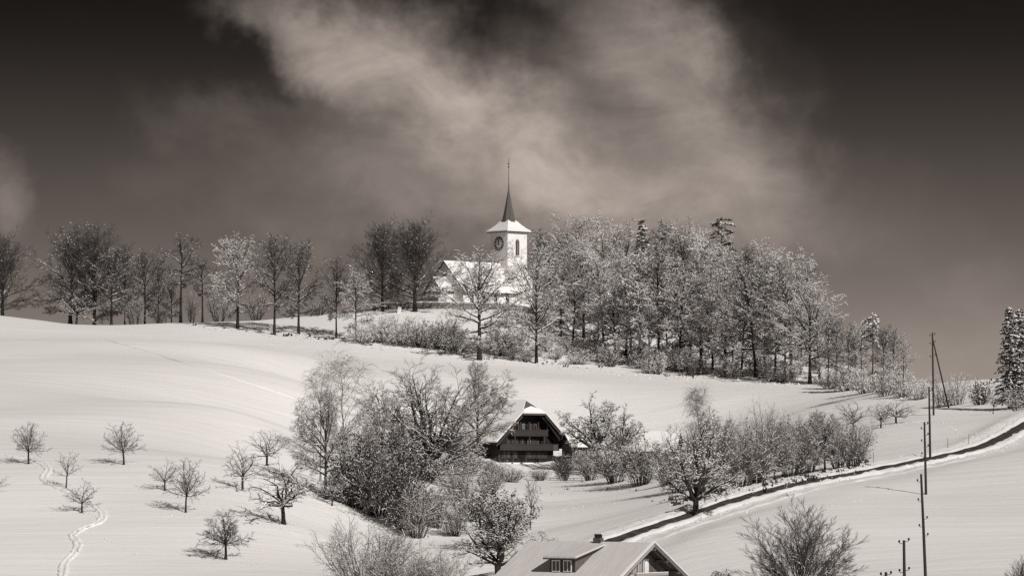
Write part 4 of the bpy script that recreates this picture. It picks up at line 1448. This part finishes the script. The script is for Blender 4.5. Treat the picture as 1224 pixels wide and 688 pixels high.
plant('snowy_a', 573, 430, 297, 106, 'wide snow-laden tree standing alone before the church', 'tree', 'snowy_tree', rot=0.4)
plant('snowy_b', 641, 434, 290, 84, 'snow-laden tree with several rising stems right below the tower', 'tree', 'snowy_tree', rot=1.1)

# the wood right of the church
WG = 'trees of the wood right of the church'
back = [(660, 395, 272, 60), (690, 392, 257, 62), (722, 395, 256, 60), (748, 398, 262, 52), (792, 398, 263, 58), (820, 400, 262, 70), (848, 402, 272, 60), (884, 408, 292, 56),
        (912, 412, 287, 60), (940, 418, 296, 56), (962, 424, 304, 50)]
front = [(670, 414, 302, 62), (698, 404, 282, 70), (722, 416, 288, 60), (748, 430, 318, 56), (764, 441, 300, 70), (787, 441, 288, 64), (811, 443, 322, 66),
         (838, 446, 300, 76), (866, 449, 296, 70), (886, 451, 330, 60), (904, 452, 306, 70), (926, 454, 338, 60), (946, 456, 312, 76), (968, 459, 330, 64), (980, 460, 356, 50),
         (776, 440, 350, 44), (715, 418, 350, 36), (825, 436, 356, 44), (957, 452, 360, 46), (684, 418, 330, 50), (735, 432, 336, 50), (798, 444, 340, 52), (852, 449, 345, 52), (876, 451, 350, 48), (914, 455, 352, 52), (938, 457, 356, 50), (755, 440, 352, 44)]
kinds = ['wood_a', 'snowy_b', 'wood_b', 'snowy_c', 'wood_a', 'snowy_a', 'wood_b']
rk = rank(back)
for i, (px, py, top, w) in enumerate(back):
    plant(kinds[i % 7], px, py, top, w * 1.3, 'tall frosted tree at the back of the wood, %s skyline top from the left' % rk[i], 'tree', 'snowy_tree', WG, 876 - i * 2.5, lean=_rs.uniform(-0.06, 0.06))
rk = rank(front)
for i, (px, py, top, w) in enumerate(front):
    plant(kinds[(i * 5 + 3) % 7], px, py - _rs.uniform(0, 10), top, w * 1.25, 'frosted tree in front part of the wood, %s stem from the church side' % rk[i], 'tree', 'snowy_tree', WG + ', front', lean=_rs.uniform(-0.09, 0.09))
plant('spruce_dark', 767, 425, 262, 30, 'dark slim spruce poking out of the wood above the frosted crowns', 'tree', 'spruce', None, 850)
plant('pine_dark', 863, 425, 260, 34, 'dark ragged pine top showing at the skyline of the wood', 'tree', 'pine', None, 868)
# low right tail of the wood
TG = 'trees in the low right tail of the wood'
tail = [(1000, 458, 376, 30), (1014, 461, 384, 32), (1030, 464, 380, 32), (1056, 468, 388, 34), (1068, 470, 392, 34), (1080, 472, 398, 30), (1022, 464, 395, 30), (990, 460, 372, 34)]
rk = rank(tail)
for i, (px, py, top, w) in enumerate(tail):
    plant(('lime_c', 'wood_a', 'snowy_c')[i % 3], px, py, top, w * 1.15, 'small frosted tree in the low tail of the wood, %s from the left' % rk[i], 'tree', 'snowy_tree', TG)
plant('pine', 1043, 466, 374, 26, 'snow-tufted pine in the low tail of the wood', 'tree', 'pine')
plant('spruce_snowy', 1207, 491, 367, 34, 'left of the two tall snow-hung spruces at the right edge', 'tree', 'spruce', 'spruces at the right edge', 545)
plant('spruce_snowy', 1219, 492, 369, 34, 'right of the two tall snow-hung spruces at the right edge', 'tree', 'spruce', 'spruces at the right edge', 548)
plant('low_bush', 1172, 479, 451, 32, 'dark evergreen bush left of the two tall spruces', 'bush', 'bush', None, 585, limit=False)
plant('young_d', 1187, 491, 466, 22, 'thin bare sapling just left of the tall spruces', 'tree', 'sapling', None, 535)
plant('wood_bush', 1216, 500, 460, 34, 'frosted bush at the foot of the right spruce, cut by the picture edge', 'bush', 'bush', None, 530, limit=False)

# bushes: knoll foot, wood floor, wood tail
BG = 'snowy bushes at the foot of the knoll'
foot = [(452, 409, 382, 40), (478, 412, 376, 50), (500, 414, 378, 48), (523, 417, 384, 46), (545, 420, 388, 44), (463, 400, 375, 40), (432, 410, 385, 36), (535, 408, 376, 40), (600, 424, 390, 46), (618, 420, 388, 40)]
rk = rank(foot)
for i, (px, py, top, w) in enumerate(foot):
    plant('snow_bush', px, py, top, w, 'rounded snow-covered bush at the foot of the church knoll, %s from the left' % rk[i], 'bush', 'bush', BG, limit=False)
UG = 'undergrowth bushes on the wood floor'
for i in range(39):
    px = 590 + i * 10.2 + _rs.uniform(-4, 4)
    edge = float(np.interp(px, [585, 620, 700, 760, 900, 985], [428, 431, 440, 446, 455, 462]))
    py = edge - _rs.uniform(1, 1) - 30 * _rs.random() ** 1.6
    plant(('wood_bush', 'snow_bush', 'wood_bush')[i % 3], px, py, py - _rs.uniform(14, 34), _rs.uniform(22, 36), 'frosted undergrowth bush among the stems of the wood, %s from the church side' % ORD[i], 'bush', 'bush', UG, limit=False)
RG_ = 'bushes below the tail of the wood'
tailbush = [(992, 464, 442, 36), (1012, 467, 438, 40), (1034, 470, 436, 42), (1058, 473, 440, 40), (1080, 475, 444, 38), (1100, 477, 450, 34), (1005, 458, 430, 34), (1070, 466, 430, 36)]
rk = rank(tailbush)
for i, (px, py, top, w) in enumerate(tailbush):
    plant('snow_bush', px, py, top, w, 'snowy bush below the low tail of the wood, %s from the left' % rk[i], 'bush', 'bush', RG_, limit=False)
for (px, py, top, w, lab) in [(1126, 480, 448, 34, 'grey bush just right of the skyline pole'), (1144, 481, 444, 36, 'larger grey bush between the skyline pole and the evergreen bush'), (1133, 481, 462, 30, 'low bush in front of the two grey bushes by the skyline pole')]:
    plant('wood_bush', px, py, top, w, lab, 'bush', 'bush', None, 605, limit=False)

# farm surroundings
plant('oak', 513, 573, 434, 182, 'huge spreading tree with many snow-lined boughs left of the farmhouse', 'tree', 'spreading_tree', rot=0.3)
plant('round_tree', 571, 553, 430, 88, 'bare tree with dark upright stem touching the left farmhouse roof', 'tree', 'bare_tree')
for (px, py, top, w, lab) in [(560, 566, 540, 44, 'snowy shrub at the left side wall of the farmhouse'), (588, 568, 546, 36, 'snowy shrub at the left front corner of the farmhouse')]:
    plant('hedge_shrub_b', px, py, top, w, lab, 'shrub', 'shrub', limit=False)
plant('birch', 412, 575, 408, 74, 'tall weeping birch with pale hanging twigs left of the spreading tree', 'tree', 'birch')
plant('birch', 383, 575, 424, 50, 'slighter weeping birch at the left end of the farm trees', 'tree', 'birch', rot=2.0)
plant('round_tree', 389, 596, 462, 88, 'dense round tree with straight dark stem before the birches', 'tree', 'bare_tree')
plant('round_tree', 456, 592, 468, 76, 'dense snow-dotted tree filling the gap between birch and spreading tree', 'tree', 'bare_tree')
plant('old_apple_b', 397, 604, 560, 34, 'small forked tree in the shade below the round tree', 'tree', 'fruit_tree')
TH_ = 'thicket shrubs below the spreading tree'
thick = [(425, 606, 520, 66), (452, 618, 528, 70), (478, 632, 540, 66), (440, 600, 506, 60), (498, 642, 572, 62), (470, 596, 512, 70), (522, 630, 574, 54)]
rk = rank(thick)
for i, (px, py, top, w) in enumerate(thick):
    plant(('thicket', 'hedge_shrub_b', 'thicket', 'round_tree', 'hedge_shrub', 'thicket', 'hedge_shrub_b')[i], px, py, top, w, 'dark snow-dotted thicket shrub below the spreading tree, %s from the left' % rk[i], 'shrub', 'thicket_shrub', TH_)
for (px, py, top, w, lab) in [(548, 598, 555, 50, 'low dark shrub between the spreading tree and the farmhouse front'), (585, 590, 548, 46, 'twiggy shrub below the left corner of the farmhouse'), (560, 622, 570, 60, 'twiggy shrub at the left edge of the meadow below the farmhouse'),
                              (612, 576, 556, 40, 'snowy low shrub at the farmhouse cellar wall'), (545, 640, 600, 50, 'dark shrub left of the gnarled snowy tree'), (645, 574, 558, 30, 'low shrub below the right part of the farmhouse front')]:
    plant('hedge_shrub_b', px, py, top, w, lab, 'shrub', 'shrub', limit=False)
plant('vase_tree', 596, 690, 582, 112, 'gnarled snow-flecked tree with two leaning stems left of the chalet roof', 'tree', 'fruit_tree', rot=0.9)
plant('thicket', 600, 650, 586, 80, 'dark leafy shrub behind the gnarled snow-flecked tree', 'shrub', 'thicket_shrub')
plant('young_d', 634, 632, 560, 24, 'thin bare sapling rising from the meadow before the farmhouse', 'tree', 'sapling')
plant('bare_willow', 440, 712, 608, 116, 'pale bare shrub at the bottom left of centre', 'shrub', 'bare_shrub')
plant('bare_willow', 482, 722, 640, 90, 'middle one of the pale bare shrubs at the bottom edge', 'shrub', 'bare_shrub')
plant('bare_willow', 528, 715, 650, 84, 'lower pale bare shrub right of the larger one at the bottom edge', 'shrub', 'bare_shrub')
plant('old_apple', 339, 626, 545, 88, 'gnarled old fruit tree with thick snow on its crooked boughs', 'tree', 'fruit_tree', rot=0.2)
plant('pear', 713, 556, 470, 76, 'left of the two old fruit trees right of the farmhouse', 'tree', 'fruit_tree', None, 690)
plant('pear', 744, 560, 484, 60, 'right of the two old fruit trees right of the farmhouse', 'tree', 'fruit_tree', None, 680, rot=2.2)
for (px, py, top, w, lab) in [(735, 577, 520, 62, 'fan-shaped snowy shrub below the left old fruit tree'), (765, 580, 515, 64, 'fan-shaped snowy shrub below the right old fruit tree'), (705, 574, 530, 40, 'twiggy shrub by the garden fence left of the fan-shaped shrubs'), (795, 580, 530, 46, 'snowy shrub in front of the shed')]:
    plant('hedge_shrub_b', px, py, top, w, lab, 'shrub', 'shrub', limit=False)
plant('thicket', 674, 573, 541, 27, 'round clipped dark evergreen with a snow cap at the farmhouse corner', 'bush', 'clipped_bush', None, 660)
plant('vase_tree', 832, 615, 488, 96, 'tree with splayed low stems standing at the near edge of the lane', 'tree', 'fruit_tree', rot=2.6)
plant('small_birch', 836, 570, 458, 34, 'slim pale birch behind the splayed lane tree', 'tree', 'birch')
plant('tall_shrub', 912, 560, 474, 44, 'tall light shrub rising out of the middle of the hedge', 'shrub', 'bare_shrub')
HG = 'shrubs of the long hedge above the lane'
hedge = [(812, 588, 520, 52), (838, 592, 508, 56), (862, 588, 498, 60), (884, 582, 500, 58), (905, 577, 498, 56), (926, 573, 502, 56), (946, 569, 497, 56), (966, 565, 492, 56), (986, 562, 492, 54), (1004, 559, 495, 52), (1020, 557, 500, 46),
                                       (850, 576, 500, 56), (875, 572, 494, 50), (935, 562, 495, 50), (975, 556, 490, 50)]
rk = rank(hedge)
for i, (px, py, top, w) in enumerate(hedge):
    plant(('hedge_shrub', 'hedge_shrub_b', 'round_tree')[i % 3], px, py, top, w * 1.1, 'bushy twiggy shrub in the long hedge above the lane, %s from the left' % rk[i], 'shrub', 'hedge_shrub', HG, limit=False)
plant('old_apple_b', 1020, 516, 477, 50, 'gnarled fruit tree right behind the upper end of the hedge', 'tree', 'fruit_tree')
plant('old_apple_b', 1053, 511, 480, 36, 'left of two small snowy fruit trees on the slope below the wood tail', 'tree', 'fruit_tree')
plant('old_apple', 1071, 506, 474, 46, 'right of two small snowy fruit trees on the slope below the wood tail', 'tree', 'fruit_tree')
plant('fan_tree', 957, 716, 599, 136, 'round bare tree with fanning stems low in the right foreground', 'tree', 'bare_tree')
plant('fan_tree', 1222, 712, 664, 40, 'bare bush cut by the lower right corner', 'bush', 'bush')
plant('low_bush', 862, 694, 679, 26, 'tip of a small bush right of the chalet gable', 'bush', 'bush')

# orchard
OG = 'young orchard trees on the left slope'
for (k, px, py, top, w, lab) in [
    ('young_a', 34, 554, 503, 46, 'young round-crowned tree nearest the left edge, beside the footpath bend'),
    ('young_a', 148, 555, 503, 46, 'young round-crowned tree alone at the top middle of the orchard'),
    ('young_d', 79, 584, 537, 30, 'thin sparse sapling beside the winding footpath'),
    ('young_b', 98, 612, 570, 42, 'low wide-crowned young tree beside the footpath below the sparse sapling'),
    ('young_b', 197, 586, 546, 38, 'small snowy young tree, rear one of the close pair in the orchard'),
    ('young_a', 222, 612, 546, 48, 'taller young tree, front one of the close pair in the orchard'),
    ('young_b', 290, 586, 526, 54, 'young tree with wide low boughs left of the snowy round one'),
    ('old_apple_b', 319, 556, 513, 52, 'snow-dusted round orchard tree at the upper right of the orchard'),
    ('young_c', 270, 668, 607, 62, 'dense dark-crowned tree, nearest of the orchard'),
    ('young_d', -2, 590, 566, 24, 'twigs of a sapling cut by the left edge'),
]:
    plant(k, px, py, top, w, lab, 'tree', 'orchard_tree', OG, limit=False)

# ------------------------------------------------------------------ grass tufts and clods showing through the snow
def tufts(name, label, spots, hgt, seed, m='earth'):
    r = np.random.RandomState(seed)
    V, F = [], []
    for (x, y, s) in spots:
        z = float(H(x, y))
        for _ in range(5):
            a = r.rand() * 6.28
            dx, dy_ = math.cos(a) * s * 0.45, math.sin(a) * s * 0.45
            cxr, cyr = x + r.randn() * s * 0.5, y + r.randn() * s * 0.5
            h_ = hgt * s * (0.5 + r.rand())
            o = len(V)
            V += [(cxr - dx, cyr - dy_, z - 0.08), (cxr + dx, cyr + dy_, z - 0.08), (cxr + dy_ * 0.7, cyr - dx * 0.7, z - 0.08), (cxr + r.randn() * s * 0.3, cyr + r.randn() * s * 0.3, z + h_)]
            F += [(o, o + 1, o + 3), (o + 1, o + 2, o + 3), (o + 2, o, o + 3)]
    me = bpy.data.meshes.new(name)
    me.from_pydata(V, [], F)
    me.materials.append(M[m])
    return tag(new_obj(name, me), label, 'grass', kind='stuff')


r_ = np.random.RandomState(9)
sp_ = []
ex_, ey_ = [225, 300, 440, 570, 640, 700, 760, 830, 900, 985, 1040, 1090], [389, 398, 413, 429.5, 435, 441, 447.5, 452, 456, 463, 470, 476]
cen_ = r_.uniform(225, 1090, 34)
for _ in range(190):
    px = float(np.clip(cen_[r_.randint(34)] + r_.randn() * 7, 225, 1090))
    py = float(np.interp(px, ex_, ey_)) - abs(r_.randn()) * 3.0
    p = on_ground(px, py)
    sp_.append((p.x, p.y, 0.15 + 0.55 * r_.rand() ** 3))
tufts('grass_tufts', 'dark grass tufts and clods along the foot of the wood', sp_, 0.8, 1)
sp_ = []
for _ in range(190):
    px = r_.uniform(800, 1040)
    py = float(np.interp(px, [800, 880, 960, 1040], [600, 585, 572, 556])) + r_.randn() * 4.5
    p = on_ground(px, py)
    sp_.append((p.x, p.y, 0.15 + 0.4 * r_.rand() ** 2))
for _ in range(60):
    px = r_.uniform(500, 800)
    py = float(np.interp(px, [500, 600, 700, 800], [640, 592, 578, 585])) + r_.randn() * 8
    p = on_ground(px, py)
    sp_.append((p.x, p.y, 0.1 + 0.3 * r_.rand() ** 2))
tufts('grass_tufts', 'dark grass tufts on the bank below the hedge and the farm', sp_, 0.9, 2)


# ------------------------------------------------------------------ crumbs of fallen and thrown-up snow
def crumbs(name, label, spots, size, seed):
    r = np.random.RandomState(seed)
    n = len(spots)
    c = np.array([(x, y, float(H(x, y))) for x, y in spots])
    s = size * (0.4 + 1.2 * r.rand(n) ** 2)
    base_ = np.array([[1, 0, 0], [0, 1, 0], [-1, 0, 0], [0, -1, 0], [0, 0, 1]], float)
    V = base_[None] * (0.6 + 0.8 * r.rand(n, 5, 1)) * s[:, None, None]
    V[..., 2] *= 0.8
    V = V + c[:, None]
    F = np.array([[0, 1, 4], [1, 2, 4], [2, 3, 4], [3, 0, 4]])
    Fi = (np.arange(n)[:, None, None] * 5 + F[None]).reshape(-1, 3)
    return tag(new_obj(name, np_mesh(name, V.reshape(-1, 3), Fi, M['snow'])), label, 'snow', kind='stuff')


rc = np.random.RandomState(21)
sp_ = []
for (px, py, n, rad) in [(34, 554, 50, 2.6), (148, 555, 50, 2.6), (98, 612, 40, 2.2), (197, 586, 40, 2.2), (222, 612, 60, 2.6), (290, 586, 60, 3), (319, 556, 60, 3), (270, 668, 60, 3), (339, 626, 120, 4.5), (400, 640, 120, 9), (596, 690, 120, 6), (832, 613, 120, 5),
                         (560, 645, 160, 9), (700, 590, 120, 16), (1053, 511, 40, 3), (1071, 506, 50, 3), (1020, 516, 50, 3), (957, 708, 40, 4)]:
    p = on_ground(px, py)
    for _ in range(n):
        a, q = rc.rand() * 6.28, rad * math.sqrt(rc.rand())
        sp_.append((p.x + math.cos(a) * q + 0.3 * rad, p.y + math.sin(a) * q - 0.3 * rad))
crumbs('snow_crumbs', 'crumbs of fallen snow under the orchard and farm trees', sp_, 0.11, 3)
sp_ = []
for _ in range(1500):
    k = rc.randint(len(lane))
    o = (1.2 + abs(rc.randn()) * 1.3) * (1 if rc.rand() < 0.65 else -1)
    q = lane[k] + lane_n[k] * o
    sp_.append((q[0], q[1]))
for _ in range(500):
    px = rc.uniform(800, 1040)
    p = on_ground(px, float(np.interp(px, [800, 880, 960, 1040], [602, 588, 575, 559])) + rc.randn() * 4)
    sp_.append((p.x, p.y))
crumbs('snow_crumbs', 'lumps of ploughed and fallen snow along the lane and hedge bank', sp_, 0.12, 4)
sp_ = []
for _ in range(700):
    px = rc.uniform(225, 1090)
    p = on_ground(px, float(np.interp(px, ex_, ey_)) + rc.randn() * 2.0)
    sp_.append((p.x, p.y))
crumbs('snow_crumbs', 'lumps of snow along the upper edge of the field', sp_, 0.28, 5)
for kx, path in enumerate(([(118, 640), (138, 650), (166, 664)], [(1128, 505), (1150, 520), (1170, 528)], [(640, 620), (690, 606), (740, 600)], [(880, 640), (960, 612), (1040, 596)])):
    sp_ = [tuple(q + rc.randn(2) * 0.06) for q in polyline(path, 0.7)]
    crumbs('animal_track', ('faint line of animal prints near the footpath', 'faint line of animal prints right of the poles', 'faint line of animal prints below the farmhouse', 'faint line of animal prints below the lane')[kx], sp_, 0.13, 7 + kx)
